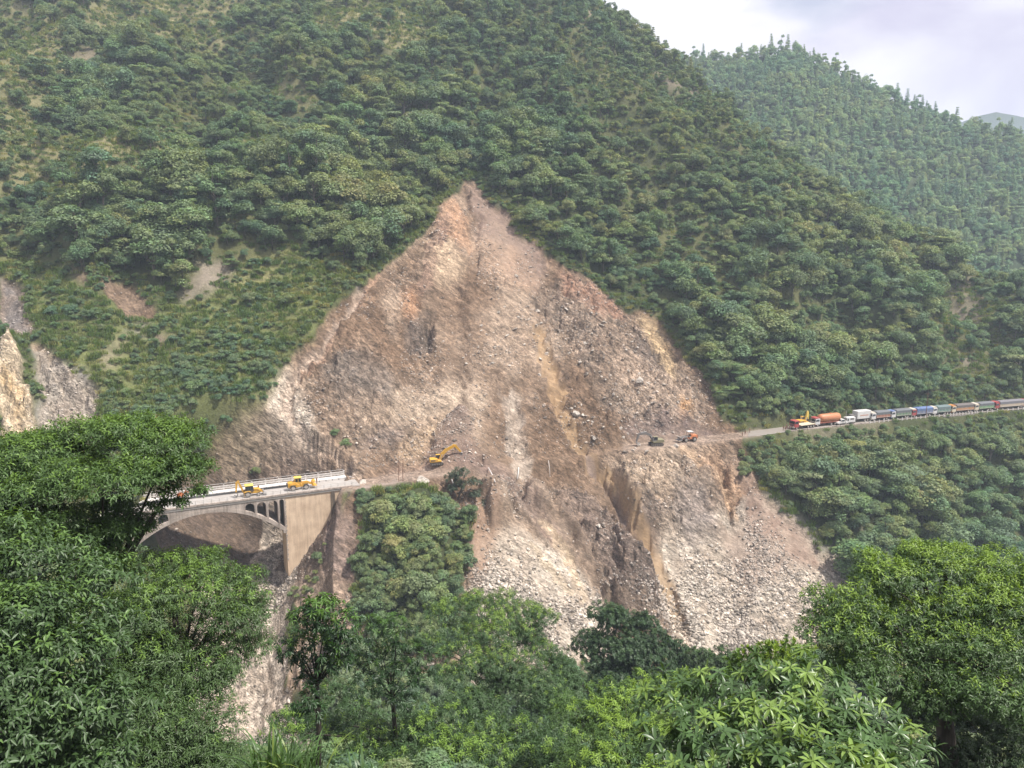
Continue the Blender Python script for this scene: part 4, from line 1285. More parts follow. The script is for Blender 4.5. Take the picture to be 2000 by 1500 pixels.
# white pickup
L_t = length(1632, 1653)
pk = empty("pickup", (0, 0, 0), 0, "white pickup with sloping bonnet parked right behind the orange tanker", "pickup")
pb_ = MB().prism([(0, 0.5), (L_t, 0.5), (L_t + 0.05, 0.95), (L_t - 0.15, 1.1), (L_t - 1.2, 1.2), (L_t - 1.75, 1.85), (L_t - 3.0, 1.9), (L_t - 3.1, 1.25), (0, 1.25)], -0.88, 0.88).build("body", M_WHC, pk, bevel=0.06)
for sy in (-1, 1):
    MB().prism([(L_t - 1.35, 1.22), (L_t - 1.8, 1.74), (L_t - 2.9, 1.78), (L_t - 2.95, 1.22)], sy * 0.885, sy * 0.91).build("side_window", M_GLASS, pb_)
    MB().box((L_t + 0.02, sy * 0.6, 0.86), (0.1, 0.3, 0.16)).build("headlight", M_LAMP, pb_)
    for x in (0.8, L_t - 0.8): wheel(pk, x, sy * 0.75, 0.38, 0.25)
MB().prism([(L_t - 1.22, 1.24), (L_t - 1.18, 1.24), (L_t - 1.70, 1.80), (L_t - 1.74, 1.80)], -0.75, 0.75).build("windscreen", M_GLASS, pb_)
place(pk, 1632, LAT - 1.2, center=L_t)

# orange cement tanker
L_t = length(1587, 1638)
tk = empty("tanker_truck", (0, 0, 0), 0, "tanker lorry with big orange barrel and white and red cab", "tanker")
MB().box((L_t / 2, 0, 0.95), (L_t - 0.3, 1.0, 0.3)).build("chassis", M_SIDE["red"], tk)
truck_cab(tk, L_t - 2.0, L_t, 2.45, 0.75, 2.75, M_WHC, True, M_REDC)
n_ = 22; prof_r = [(0.0, 0.5), (0.35, 1.25), (0.9, 1.45), (L_t - 3.4, 1.45), (L_t - 2.6, 1.2), (L_t - 2.25, 0.55)]
vs, fs = [], []
for xx_, rr in prof_r:
    for i in range(n_):
        a_ = 2 * math.pi * i / n_
        vs.append((xx_, rr * math.cos(a_), 2.55 + rr * math.sin(a_)))
for k in range(len(prof_r) - 1):
    for i in range(n_): fs.append((k * n_ + i, k * n_ + (i + 1) % n_, (k + 1) * n_ + (i + 1) % n_, (k + 1) * n_ + i))
fs += [tuple(range(n_)), tuple(range((len(prof_r) - 1) * n_, len(prof_r) * n_))]
tb_ = MB().add(vs, fs).build("tank", M_TANK, tk, smooth=True)
MB().cyl((L_t * 0.35, 0, 3.9), (L_t * 0.35, 0, 4.15), 0.35, n=12).build("hatch", M_TANK, tb_)
MB().box((L_t * 0.42, 0, 1.25), (L_t * 0.8, 2.3, 0.25)).build("tank_cradle", M_SIDE["red"], tk)
for x in (L_t - 1.1, 4.2, 2.6, 1.3):
    for sy in (-1, 1): wheel(tk, x, sy * 1.02, 0.52, 0.34)
place(tk, 1587, LAT, center=L_t)

# red lorry with an empty flat bed
L_t = length(1545, 1588)
rl = empty("flatbed_truck", (0, 0, 0), 0, "red cab lorry with an empty flat bed leading the stopped queue", "truck", "trucks queued on the mountain road")
MB().box((L_t / 2 - 0.3, 0, 0.85), (L_t - 0.6, 1.0, 0.28)).build("chassis", M_CHASSIS, rl)
truck_cab(rl, L_t - 2.0, L_t, 2.45, 0.75, 3.0, M_REDC, False)
MB().box(((L_t - 2.9) / 2, 0, 1.2), (L_t - 2.9, 2.5, 0.18)).box(((L_t - 2.9) / 2, -1.2, 1.36), (L_t - 2.9, 0.08, 0.14)).build("flat_bed", M_CREAM, rl)
for x in (L_t - 1.1, 3.2, 2.0, 0.8):
    for sy in (-1, 1): wheel(rl, x, sy * 1.02, 0.5, 0.34)
place(rl, 1546, LAT - 0.8, center=L_t)

# ------------------------------------------------------------------ digging machines
def arm_plate(pts, w, y=0.0):
    """a bent box-section arm through points (x, z, depth)"""
    mb = MB()
    top, bot = [], []
    for i, (x, z, d) in enumerate(pts):
        a = pts[max(i - 1, 0)]; b = pts[min(i + 1, len(pts) - 1)]
        t = Vector((b[0] - a[0], b[1] - a[1])).normalized(); nrm = Vector((-t.y, t.x))
        top.append((x + nrm.x * d / 2, z + nrm.y * d / 2)); bot.append((x - nrm.x * d / 2, z - nrm.y * d / 2))
    n = len(pts)
    vs = [(x, y + s_ * w / 2, z) for s_ in (-1, 1) for x, z in top + bot]
    fs = []
    for i in range(n - 1):
        fs += [(i, i + 1, n + i + 1, n + i), (2 * n + i, 3 * n + i, 3 * n + i + 1, 2 * n + i + 1), (i, 2 * n + i, 2 * n + i + 1, i + 1), (n + i, n + i + 1, 3 * n + i + 1, 3 * n + i)]
    fs += [(0, n, 3 * n, 2 * n), (n - 1, 3 * n - 1, 4 * n - 1, 2 * n - 1)]
    return mb.add(vs, fs)

def bucket(mb, x, z, s, ang=0.0, w=1.1):
    prof = [(0, 0), (0.15, 0.55), (0.6, 0.75), (1.0, 0.45), (1.05, -0.1), (0.9, -0.45), (0.95, -0.1), (0.88, 0.38), (0.58, 0.6), (0.25, 0.45), (0.1, 0.0)]
    c, s_ = math.cos(ang), math.sin(ang)
    return mb.prism([(x + s * (a * c - b * s_), z + s * (a * s_ + b * c)) for a, b in prof], -w / 2, w / 2)

def excavator(label, body_mat, arm_mat, boom, stick, bk, cab_mat=None):
    root = empty("excavator", (0, 0, 0), 0, label, "excavator")
    for sy in (-1, 1):
        t = MB()
        n = 10; prof = []
        for i in range(n + 1):
            a = math.pi / 2 + math.pi * i / n
            prof.append((-1.6 + 0.42 * math.cos(a), 0.42 + 0.42 * math.sin(a)))
        for i in range(n + 1):
            a = -math.pi / 2 + math.pi * i / n
            prof.append((1.6 + 0.42 * math.cos(a), 0.42 + 0.42 * math.sin(a)))
        tr = t.prism(prof, sy * 1.1 - 0.28, sy * 1.1 + 0.28).build("track", M_CHASSIS, root)
        for k in range(5):
            MB().cyl((-1.4 + k * 0.7, sy * 1.1 - 0.31, 0.36), (-1.4 + k * 0.7, sy * 1.1 + 0.31, 0.36), 0.2, n=10).build("track_roller", M_GREYB, tr)
    MB().cyl((0, 0, 0.6), (0, 0, 1.0), 0.7, n=14).build("turntable", M_CHASSIS, root)
    up = MB().prism([(-2.1, 1.0), (-2.25, 1.3), (-2.1, 1.95), (0.2, 1.95), (0.35, 1.55), (1.4, 1.5), (1.4, 1.0)], -1.25, 1.25).build("upper_body", body_mat, root, bevel=0.06)
    MB().box((-1.2, -1.262, 1.5), (1.4, 0.02, 0.35)).build("vent_panel", M_CHASSIS, up)
    cb = MB().prism([(-0.15, 1.55), (1.45, 1.5), (1.5, 2.1), (1.15, 2.85), (-0.05, 2.85)], 0.3, 1.22).build("cab", cab_mat or M_CHASSIS, root, bevel=0.04)
    MB().prism([(0.0, 2.0), (1.35, 2.0), (1.05, 2.7), (0.05, 2.7)], 0.27, 0.298).build("cab_window", M_GLASS, cb)
    MB().prism([(0.0, 2.0), (1.35, 2.0), (1.05, 2.7), (0.05, 2.7)], 1.222, 1.25).build("cab_window", M_GLASS, cb)
    MB().prism([(-0.1, 2.853), (1.2, 2.853), (1.2, 2.93), (-0.1, 2.93)], 0.25, 1.27).build("cab_roof", body_mat, cb)
    bo = arm_plate(boom, 0.55, -0.15).build("boom", arm_mat, root)
    st = arm_plate(stick, 0.42, -0.15).build("stick", arm_mat, root)
    b0 = boom[1]
    MB().cyl((0.9, -0.55, 1.3), (b0[0], -0.5, b0[1] - 0.05), 0.1, n=8).cyl((0.9, 0.25, 1.3), (b0[0], 0.2, b0[1] - 0.05), 0.1, n=8).build("lift_cylinder", M_STEEL, bo)
    s0 = stick[0]
    mid = boom[len(boom) // 2]
    MB().cyl((mid[0], -0.15, mid[1] + 0.5), (s0[0] - 0.1, -0.15, s0[1] + 0.35), 0.09, n=8).build("stick_cylinder", M_STEEL, bo)
    bucket(MB(), *bk).build("bucket", M_BUCKET, st)
    return root

ex = excavator("yellow crawler excavator with raised boom beside the debris cone", M_YEL, M_YEL,
               [(0.9, 1.3, 0.6), (1.75, 3.3, 0.95), (3.1, 4.5, 0.9), (5.4, 5.6, 0.7)], [(5.0, 5.75, 0.75), (5.9, 5.6, 0.8), (7.6, 3.6, 0.45)], (7.4, 3.4, 0.85, -1.2))
p_ = road_pos(853, 2.2)[0]
ex.location = (p_.x, p_.y, float(ground(p_.x, p_.y)) + 0.05); ex.rotation_euler = (0, 0, 0.22); ex.scale = (0.88, 0.88, 0.88)
ex2 = excavator("dark grey excavator digging beside the rubble at the road end", plain("dusty_olive", (0.24, 0.22, 0.13), 0.6), M_GREYB,
                [(0.9, 1.3, 0.6), (1.9, 3.2, 0.85), (3.2, 3.9, 0.75), (5.2, 3.75, 0.55)], [(5.0, 3.9, 0.55), (5.6, 3.6, 0.55), (6.3, 1.5, 0.4)], (6.1, 1.5, 0.85, -2.2), M_GREYB)
p_ = road_pos(1281, -1.0)[0]
ex2.location = (p_.x, p_.y, float(ground(p_.x, p_.y)) + 0.05); ex2.rotation_euler = (0, 0, math.pi + 0.2)

def wheel_loader(label, mat, cabmat, roofmat, arm_up, open_cab=False):
    root = empty("wheel_loader", (0, 0, 0), 0, label, "wheel loader", "wheel loaders clearing the road")
    MB().prism([(-3.1, 1.0), (-3.1, 1.75), (-2.9, 2.0), (-1.1, 2.05), (-0.7, 1.5), (-0.2, 1.3), (-0.2, 0.75), (-2.9, 0.75)], -0.85, 0.85).build("engine_hood", mat, root, bevel=0.06)
    MB().box((-3.2, 0, 1.35), (0.25, 1.5, 0.9)).build("radiator_guard", M_CHASSIS, root)
    MB().prism([(-0.15, 0.7), (-0.15, 1.25), (1.3, 1.45), (1.6, 1.1), (1.6, 0.7)], -0.55, 0.55).build("front_frame", mat, root, bevel=0.05)
    cb = MB()
    if open_cab:
        for x in (-1.35, 0.15):
            for sy in (-1, 1): cb.box((x, sy * 0.65, 2.25), (0.09, 0.09, 1.6))
        cb.box((-0.6, 0, 1.5), (1.5, 1.3, 0.25))
    else:
        cb.prism([(-1.4, 1.5), (0.1, 1.4), (0.3, 2.1), (0.05, 3.05), (-1.35, 3.05)], -0.7, 0.7)
    c_ = cb.build("cab", cabmat, root)
    if not open_cab:
        for sy in (-1, 1):
            MB().prism([(-1.25, 2.1), (-0.65, 2.1), (-0.65, 2.9), (-1.25, 2.9)], sy * 0.703, sy * 0.73).build("cab_window", M_GLASS, c_)
            MB().prism([(-0.5, 2.05), (0.15, 2.1), (0.0, 2.9), (-0.5, 2.9)], sy * 0.703, sy * 0.73).build("cab_window", M_GLASS, c_)
    else:
        MB().box((-0.9, 0, 1.85), (0.5, 0.6, 0.5)).build("seat", M_CHASSIS, c_)
    MB().box((-0.62, 0, 3.12), (1.8, 1.6, 0.13)).build("cab_roof", roofmat, c_, bevel=0.03)
    for sy in (-1, 1):
        arm_plate([(0.4, 1.6, 0.35), (1.7, 1.45 + arm_up * 0.4, 0.42), (2.9, 0.6 + arm_up, 0.3)], 0.16, sy * 0.5).build("lift_arm", mat if not open_cab else M_BUCKET, root)
        for x in (-1.9, 1.25):
            wheel(root, x, sy * 0.95, 0.72, 0.5)
        MB().prism([(-2.7, 1.45), (-1.1, 1.45), (-1.3, 1.7), (-2.5, 1.7)], sy * 0.75 - 0.3, sy * 0.75 + 0.3).build("mudguard", mat, root)
    bz = 0.35 + arm_up
    MB().prism([(2.75, bz), (2.85, bz + 0.75), (3.15, bz + 1.05), (3.6, bz + 1.1), (3.0, bz + 0.75), (2.95, bz + 0.1), (3.9, bz - 0.02), (3.9, bz - 0.1)], -1.25, 1.25).build("bucket", M_BUCKET if open_cab else mat, root)
    return root

wlo = wheel_loader("yellow wheel loader standing on the bridge above the tan abutment", M_YEL, M_YEL, M_YEL2, 0.45)
wlo.location = on_deck(587, 3.2); wlo.rotation_euler = (0, 0, DECK_RZ)
wl2 = wheel_loader("orange wheel loader with open cab facing the rubble on the right road", M_ORG, M_GREYB, M_WHC, 0.35, True)
p_, hd_ = road_pos(1343, -0.5)
wl2.location = p_ + Vector((0, 0, 0.08)); wl2.rotation_euler = (0, 0, hd_ + math.pi)

# backhoe loader on the bridge: folded digging arm at the left (rear), loader arms to the right (front)
bh = empty("backhoe_loader", (0, 0, 0), 0, "yellow backhoe loader with folded rear arm on the bridge deck", "backhoe loader")
MB().prism([(-1.3, 0.75), (-1.3, 1.25), (0.5, 1.3), (0.6, 1.75), (2.2, 1.65), (2.3, 0.9), (2.1, 0.7)], -0.6, 0.6).build("body", M_YEL, bh, bevel=0.05)
cb = MB().prism([(-1.2, 1.25), (0.6, 1.3), (0.72, 1.9), (0.45, 2.72), (-1.15, 2.72)], -0.85, 0.85).build("cab", M_CHASSIS, bh)
for sy in (-1, 1):
    for xa, xb2 in ((-1.1, -0.62), (-0.52, -0.05), (0.05, 0.48)):
        MB().prism([(xa, 1.75), (xb2, 1.75), (xb2 - 0.03, 2.6), (xa, 2.6)], sy * 0.853, sy * 0.875).build("cab_window", M_GLASS, cb)
MB().box((-0.33, 0, 2.8), (1.95, 1.85, 0.15)).build("cab_roof", M_YEL2, cb, bevel=0.04)
for sy in (-1, 1):
    wheel(bh, -0.75, sy * 0.92, 0.74, 0.42); wheel(bh, 1.75, sy * 0.85, 0.45, 0.3)
    arm_plate([(0.5, 1.75, 0.25), (1.6, 1.7, 0.28), (2.9, 0.75, 0.22)], 0.12, sy * 0.62).build("lift_arm", M_YEL, bh)
    MB().box((-1.55, sy * 0.75, 0.75), (0.18, 0.18, 1.3)).build("stabiliser_leg", M_YEL, bh)
    MB().prism([(-1.55, 1.25), (0.05, 1.25), (-0.2, 1.52), (-1.3, 1.52)], sy * 0.92 - 0.2, sy * 0.92 + 0.2).build("mudguard", M_YEL, bh)
MB().prism([(2.75, 0.4), (2.8, 1.05), (3.05, 1.2), (2.98, 0.6), (3.7, 0.35), (3.7, 0.28)], -1.05, 1.05).build("front_bucket", M_BUCKET, bh)
dg_ = arm_plate([(-1.5, 0.9, 0.45), (-2.2, 2.6, 0.5), (-2.75, 3.95, 0.35)], 0.32).build("boom", M_YEL, bh)
ds_ = arm_plate([(-2.55, 4.15, 0.35), (-3.1, 3.7, 0.55), (-3.35, 1.4, 0.3)], 0.26).build("stick", M_YEL, bh)
bucket(MB(), -3.2, 1.1, 0.75, math.pi + 1.0, 0.75).build("rear_bucket", M_CHASSIS, ds_)
bh.location = on_deck(490, 2.6); bh.rotation_euler = (0, 0, DECK_RZ)

# yellow machine glimpsed behind the red lorry
bh2 = excavator("yellow excavator arm and roof showing behind the red flatbed lorry", M_YEL, M_YEL2,
                [(0.9, 1.3, 0.5), (1.5, 3.0, 0.6), (1.7, 4.6, 0.5)], [(1.6, 4.8, 0.5), (1.9, 4.4, 0.5), (2.1, 2.0, 0.35)], (2.0, 1.9, 0.8, -1.6), M_CREAM)
p_, hd_ = road_pos(1567, 2.6)
bh2.location = p_ + Vector((0, 0, 0.12)); bh2.rotation_euler = (0, 0, hd_)

# ------------------------------------------------------------------ people (a few pixels tall each)
def person_mesh(pose):
    me = bpy.data.meshes.new("person_frame")
    P = [(0, 0, 0.95), (0, 0, 1.2), (0, 0, 1.42), (0, 0.0, 1.52), (0, 0.03, 1.66),
         (0.10, 0, 0.90), (0.12, 0.03 + pose * 0.18, 0.50), (0.12, pose * 0.12, 0.07), (0.12, 0.14 + pose * 0.12, 0.03),
         (-0.10, 0, 0.90), (-0.12, 0.03 - pose * 0.18, 0.50), (-0.12, -pose * 0.2, 0.07), (-0.12, 0.14 - pose * 0.2, 0.03),
         (0.19, 0, 1.40), (0.25, -0.03, 1.12), (0.26, 0.10 + pose * 0.1, 0.88), (0.26, 0.13 + pose * 0.1, 0.78),
         (-0.19, 0, 1.40), (-0.25, -0.03, 1.12), (-0.26, 0.10 - pose * 0.1, 0.88), (-0.26, 0.13 - pose * 0.1, 0.78)]
    E = [(0, 1), (1, 2), (2, 3), (3, 4), (0, 5), (5, 6), (6, 7), (7, 8), (0, 9), (9, 10), (10, 11), (11, 12), (2, 13), (13, 14), (14, 15), (15, 16), (2, 17), (17, 18), (18, 19), (19, 20)]
    R = [0.15, 0.15, 0.15, 0.06, 0.11, 0.095, 0.065, 0.045, 0.04, 0.095, 0.065, 0.045, 0.04, 0.07, 0.05, 0.038, 0.04, 0.07, 0.05, 0.038, 0.04]
    me.from_pydata(P, E, [])
    o = bpy.data.objects.new("person_frame", me); col.objects.link(o)
    md = o.modifiers.new("skin", "SKIN")
    for v, r in zip(me.skin_vertices[0].data, R):
        v.radius = (r, r * 0.85); v.use_root = False
    me.skin_vertices[0].data[0].use_root = True
    ss_ = o.modifiers.new("sub", "SUBSURF"); ss_.levels = 1; ss_.render_levels = 1
    dgr = bpy.context.evaluated_depsgraph_get(); dgr.update()
    out = bpy.data.meshes.new_from_object(o.evaluated_get(dgr))
    bpy.data.objects.remove(o)
    for p in out.polygons:
        z = p.center.z; x = abs(p.center.x)
        p.material_index = 0 if (z > 1.48 or (x > 0.21 and z < 1.02)) else (2 if z < 0.97 else 1)
    return out
M_SKIN = plain("skin", (0.25, 0.13, 0.08), 0.6)
M_HAIR = plain("dark_hair", (0.015, 0.012, 0.01), 0.6)
CLOTH = {"white": (0.72, 0.70, 0.66), "dark": (0.04, 0.04, 0.05), "orange": (0.75, 0.18, 0.04), "yellow": (0.72, 0.68, 0.15), "blue": (0.12, 0.2, 0.42), "pink": (0.65, 0.35, 0.36), "khaki": (0.26, 0.22, 0.13)}
M_CLOTH = {k: plain("cloth_" + k, v, 0.85, grime=0.1) for k, v in CLOTH.items()}
pmesh = [person_mesh(0.0), person_mesh(1.0)]
hair_me = None
def person(loc, rz, shirt, trousers, label, pose=0):
    global hair_me
    me = pmesh[pose].copy()
    me.materials.clear()
    for m in (M_SKIN, M_CLOTH[shirt], M_CLOTH[trousers]): me.materials.append(m)
    o = link("person", me, (), None, loc, rz)
    if hair_me is None:
        h = MB().cyl((0, 0.0, 1.66), (0, -0.01, 1.76), 0.115, 0.07, n=10).build("hair", M_HAIR, o, smooth=True); hair_me = h.data
    else:
        h = link("hair", hair_me, (), o)
    return tag(o, label, "person", "people standing on the road")
person(on_deck(505, W - 3.5), 1.2, "dark", "dark", "person in dark clothes on the bridge right of the backhoe loader", 1)
person(on_deck(619, W - 3.5), 2.4, "khaki", "dark", "person in khaki top on the bridge behind the yellow wheel loader", 0)
def rp_person(px, lat, *a, **k):
    p, h = road_pos(px, lat); p.z = max(float(ground(p.x, p.y)), p.z + 0.1); person(p, *a, **k)
rp_person(1450, -2.0, 1.0, "yellow", "dark", "person in yellow vest where the cleared road meets the trees", 0)
rp_person(1455, -1.2, 2.0, "white", "dark", "person in white beside the yellow vest at the road end", 1)
rp_person(1464, 1.5, 4.0, "white", "khaki", "person in white shirt standing under the roadside bushes", 0)
for px_, lat, sh, tr_, lab in [(1530, -1.5, "white", "dark", "leftmost person in the group waiting in front of the red lorry"),
                               (1534, -2.6, "white", "white", "person all in white waiting in front of the red lorry"),
                               (1537, -1.8, "blue", "dark", "person in blue shirt waiting in front of the red lorry"),
                               (1541, -2.9, "pink", "khaki", "person in pink top standing nearest the red lorry"),
                               (1536, 0.6, "khaki", "dark", "person in khaki top at the back of the group by the red lorry")]:
    rp_person(px_, lat, px_ * 1.7, sh, tr_, lab, px_ % 2)

# ------------------------------------------------------------------ boulders and rubble
M_BOULD = ground_mat("boulder_rock", True)
rng = np.random.default_rng(5)
def rock_mesh(name, seed, sub, flat):
    bm = bmesh.new(); bmesh.ops.create_icosphere(bm, subdivisions=sub, radius=1.0)
    r = random.Random(seed)
    cuts = [(Vector((r.uniform(-1, 1), r.uniform(-1, 1), r.uniform(-1, 1))).normalized(), r.uniform(0.45, 0.8)) for _ in range(11)]
    for v in bm.verts:
        for nrm, d in cuts:
            k = v.co.dot(nrm)
            if k > d: v.co -= nrm * (k - d)
        v.co.z *= flat
        v.co *= 1 + r.uniform(-0.05, 0.05)
    me = bpy.data.meshes.new(name); bm.to_mesh(me); bm.free()
    tint = r.uniform(0.85, 1.1)
    ca = me.attributes.new("Col", "FLOAT_COLOR", "POINT")
    ca.data.foreach_set("color", np.tile(np.array([0.44 * tint, 0.39 * tint, 0.335 * tint, 0.7], np.float32), len(me.vertices)))
    me.materials.append(M_BOULD)
    return me
rocks = [rock_mesh("boulder", 100 + k, 3, (0.42, 0.55, 0.62, 0.45, 0.58, 0.36)[k]) for k in range(6)]
def boulder(px, py, wpx, label, k=None, group=None, squash=1.0):
    p = hit(px, py)
    r = wpx * p.length / F_PX / 2
    o = bpy.data.objects.new("boulder", rocks[(int(px * 7 + py * 3) if k is None else k) % 6]); col.objects.link(o)
    o.location = p + Vector((0, 0.05 * r, -0.08 * r))
    o.scale = (r, r * 0.8, r * squash)
    rr = random.Random(int(px * 31 + py))
    o.rotation_euler = (rr.uniform(0.2, 0.7), rr.uniform(-0.4, 0.6), rr.uniform(0, 6.28))
    return tag(o, label, "boulder", group)
NAMED = [
    (826, 942, 34, "huge pale boulder on the verge below the yellow excavator", 0),
    (1124, 812, 26, "large whitish boulder by the ochre chute in mid slide", 2),
    (1141, 672, 30, "big angular boulder in the upper right of the slide", 4),
    (1008, 541, 13, "lone dark sided boulder high under the slide top", 2),
    (1248, 744, 22, "pale slab boulder on the rocky right flank of the slide", 3),
    (1116, 500, 9, "small boulder perched at the slide right rim", 1),
    (1068, 690, 12, "white boulder at the top of the ochre chute", 2),
    (803, 866, 8, "small pale boulder on the ridge left of the debris cone", 1),
    (1500, 1152, 18, "flat pale boulder alone on the right talus fan", 0),
    (1520, 1190, 14, "rounded pale boulder low on the right talus fan near the trees", 4),
    (1248, 870, 14, "whitish boulder left of the dark grey excavator", 2),
    (1262, 884, 18, "flat slab below the dark grey excavator", 5),
    (1318, 873, 16, "flat slab below the orange wheel loader", 3),
    (1170, 1033, 12, "white boulder on the dark rock below the buried road", 1),
    (1017, 1124, 11, "white boulder at the top of the left talus fan", 4),
    (1015, 1092, 12, "grey white boulder above the left talus fan", 2),
    (1075, 1290, 14, "reddish boulder at the foot of the left talus", 1),
    (1382, 1120, 16, "large boulder in the trail of blocks on the right talus", 4),
    (1345, 1090, 15, "topmost block in the trail of blocks on the right talus", 0),
    (1300, 1068, 12, "block beside the ochre chute below the cliff", 3),
    (1410, 1235, 22, "dark edged slab at the foot of the right talus", 5),
    (1450, 1240, 24, "long tilted slab at the foot of the right talus", 3),
    (708, 944, 20, "heap of grey blocks at the right end of the bridge", 1),
    (985, 968, 8, "small white boulder below the white pipe", 2),
    (1290, 1190, 12, "pale block right of the lowest dark outcrop", 4),
]
for px_, py_, w_, lab, k_ in NAMED:
    boulder(px_, py_, w_, lab, k_)
rr = random.Random(77)
blocks = []
zones = [([(1300, 1060), (1480, 1050), (1600, 1160), (1500, 1250), (1350, 1250)], 46, "grey block among the scattered blocks of the right talus fan", "blocks scattered over the right talus fan"),
         ([(960, 1120), (1090, 1150), (1130, 1280), (1000, 1280)], 26, "grey block among the scattered blocks of the left talus fan", "blocks scattered over the left talus fan"),
         ([(1080, 560), (1220, 640), (1360, 800), (1200, 800), (1100, 700)], 40, "broken rock block on the upper right flank of the slide", "broken blocks on the upper right flank"),
         ([(900, 560), (1050, 560), (1080, 760), (900, 740)], 26, "small block lying on the middle of the slide", "small blocks on the middle of the slide"),
         ([(1100, 780), (1240, 820), (1290, 890), (1150, 880)], 22, "block in the rubble left of the dark grey excavator", "blocks in the rubble by the dark excavator")]
for poly, n_, lab, grp in zones:
    k = 0
    xs_ = [p[0] for p in poly]; ys_ = [p[1] for p in poly]
    while k < n_:
        a, b = rr.uniform(min(xs_), max(xs_)), rr.uniform(min(ys_), max(ys_))
        if in_poly(np.array([a]), np.array([b]), poly)[0]:
            blocks.append((boulder(a, b, rr.choice([7, 8, 8, 9, 10, 12]), lab, None, grp), a, b)); k += 1
B_ANCH = [("the large whitish boulder", 1124, 812), ("the big angular boulder", 1141, 672), ("the lone dark sided boulder", 1008, 541), ("the pale slab boulder", 1248, 744), ("the white boulder atop the chute", 1068, 690),
          ("the dark grey excavator", 1275, 862), ("the flat boulder on the right talus", 1500, 1152), ("the topmost trail block", 1345, 1090), ("the large trail boulder", 1382, 1120), ("the dark edged slab", 1410, 1235),
          ("the long tilted slab", 1450, 1240), ("the white boulder topping the left talus", 1017, 1124), ("the reddish boulder", 1075, 1290), ("the ochre chute foot", 1325, 1200), ("the dark overhang left of centre", 825, 640),
          ("the debris cone top", 905, 790), ("the tan scar right of the slide", 1265, 630), ("the red rim of the slide", 1160, 560), ("the orange wheel loader", 1343, 862), ("the right talus edge", 1580, 1120)]
for i_, lab_ in beside_labels([(x_, y_, "small grey block") for _, x_, y_ in blocks], B_ANCH).items():
    blocks[i_][0]["label"] = lab_

# countless smaller stones, one mesh
cand = np.nonzero((bs > 0.6) & (off_road > 0.9))
w_area = (YY[cand] * np.gradient(S)[cand[0]]) * np.gradient(YG)[cand[1]]
dens = (0.55 + 1.1 * talus[cand] * sstep(1020, 1230, PY[cand]) + 0.25 * talus[cand] + 1.0 * m_gravel[cand] + 0.25 * rocky[cand] + 0.25 * on_cone_f[cand]) * np.clip(0.35 + 2.6 * fbm(XX[cand] / 9, YY[cand] / 14, oct=3, seed=300), 0.05, 2)
vis_ok = in_sight(XX[cand], YY[cand], ZZ[cand], 2.0)
pr_ = w_area * dens * vis_ok; pr_ /= pr_.sum()
NST = 54000
pick = rng.choice(len(pr_), NST, p=pr_)
sx = XX[cand][pick] + rng.uniform(-0.25, 0.25, NST); sy_ = YY[cand][pick] + rng.uniform(-0.25, 0.25, NST)
sz = ground(sx, sy_)
size = 0.105 * np.exp(rng.normal(0, 0.6, NST)) * (1 + 0.5 * talus[cand][pick]); size = np.clip(size * (0.75 + 0.45 * sstep(1050, 1260, PY[cand][pick])), 0.05, 0.4)
cube = np.array([[-1, -1, -1], [1, -1, -1], [1, 1, -1], [-1, 1, -1], [-1, -1, 1], [1, -1, 1], [1, 1, 1], [-1, 1, 1]], float)
cf = np.array([[3, 2, 1, 0], [4, 5, 6, 7], [0, 1, 5, 4], [1, 2, 6, 5], [2, 3, 7, 6], [3, 0, 4, 7]])
V = cube[None] * rng.uniform(0.5, 1.1, (NST, 8, 3)) * np.stack([size * rng.uniform(0.9, 1.9, NST), size, size * rng.uniform(0.35, 0.8, NST)], -1)[:, None]
al = rng.uniform(0, 2 * np.pi, NST); be = rng.normal(0.55, 0.4, NST)
ca_, sa_ = np.cos(al)[:, None], np.sin(al)[:, None]
x1 = V[..., 0] * ca_ - V[..., 1] * sa_; y1 = V[..., 0] * sa_ + V[..., 1] * ca_; z1 = V[..., 2]
cb_, sb_ = np.cos(be)[:, None], np.sin(be)[:, None]
y2 = y1 * cb_ - z1 * sb_; z2 = y1 * sb_ + z1 * cb_
VV = np.stack([x1 + sx[:, None], y2 + sy_[:, None], z2 + sz[:, None] + 0.04], -1).reshape(-1, 3)
FF = (cf[None] + (np.arange(NST) * 8)[:, None, None]).reshape(-1)
loc_c = C[cand][pick]
sc_ = loc_c * 0.55 + np.array([0.52, 0.465, 0.41]) * 0.52
sc_ = sc_ * rng.choice([0.5, 0.7, 0.85, 1.0, 1.15, 1.3], (NST, 1)) * rng.uniform(0.9, 1.1, (NST, 1))
rub = link("rubble", np_mesh("rubble", VV, FF, 4, np.repeat(sc_, 8, axis=0)), M_BOULD)
tag(rub, kind="stuff")
# ------------------------------------------------------------------ vegetation
M_LEAF_HILL = leaf_mat("hillside_leaves", tint=(0.92, 1.0, 1.08), hue_var=0.8, transl=0.22, rough=0.6, world_var=0.6)
M_LEAF_FAR_HAZED = leaf_mat("far_leaves_hazed", tint=(1.3, 1.5, 1.95), hue_var=0.7, transl=0.2, rough=0.65, world_var=0.6)  # lighter, bluer leaf colour paints extra haze over the far ridge
M_BARK = bark_mat("grey_brown_bark", (0.07, 0.055, 0.042), (0.20, 0.17, 0.135))
M_BARK_D = bark_mat("dark_bark", (0.028, 0.022, 0.018), (0.085, 0.068, 0.052))  # darker bark for the foreground trunks
M_GRASS = leaf_mat("grass_blades", hue_var=0.5, transl=0.3, rough=0.55, world_var=0.5)

def norm(v):
    return v / np.maximum(np.linalg.norm(v, axis=-1, keepdims=True), 1e-6)

def rdirs(n, r, zmin=-1.0):
    z = r.uniform(zmin, 1, n); a = r.uniform(0, 2 * np.pi, n); q = np.sqrt(1 - z * z)
    return np.stack([q * np.cos(a), q * np.sin(a), z], -1)

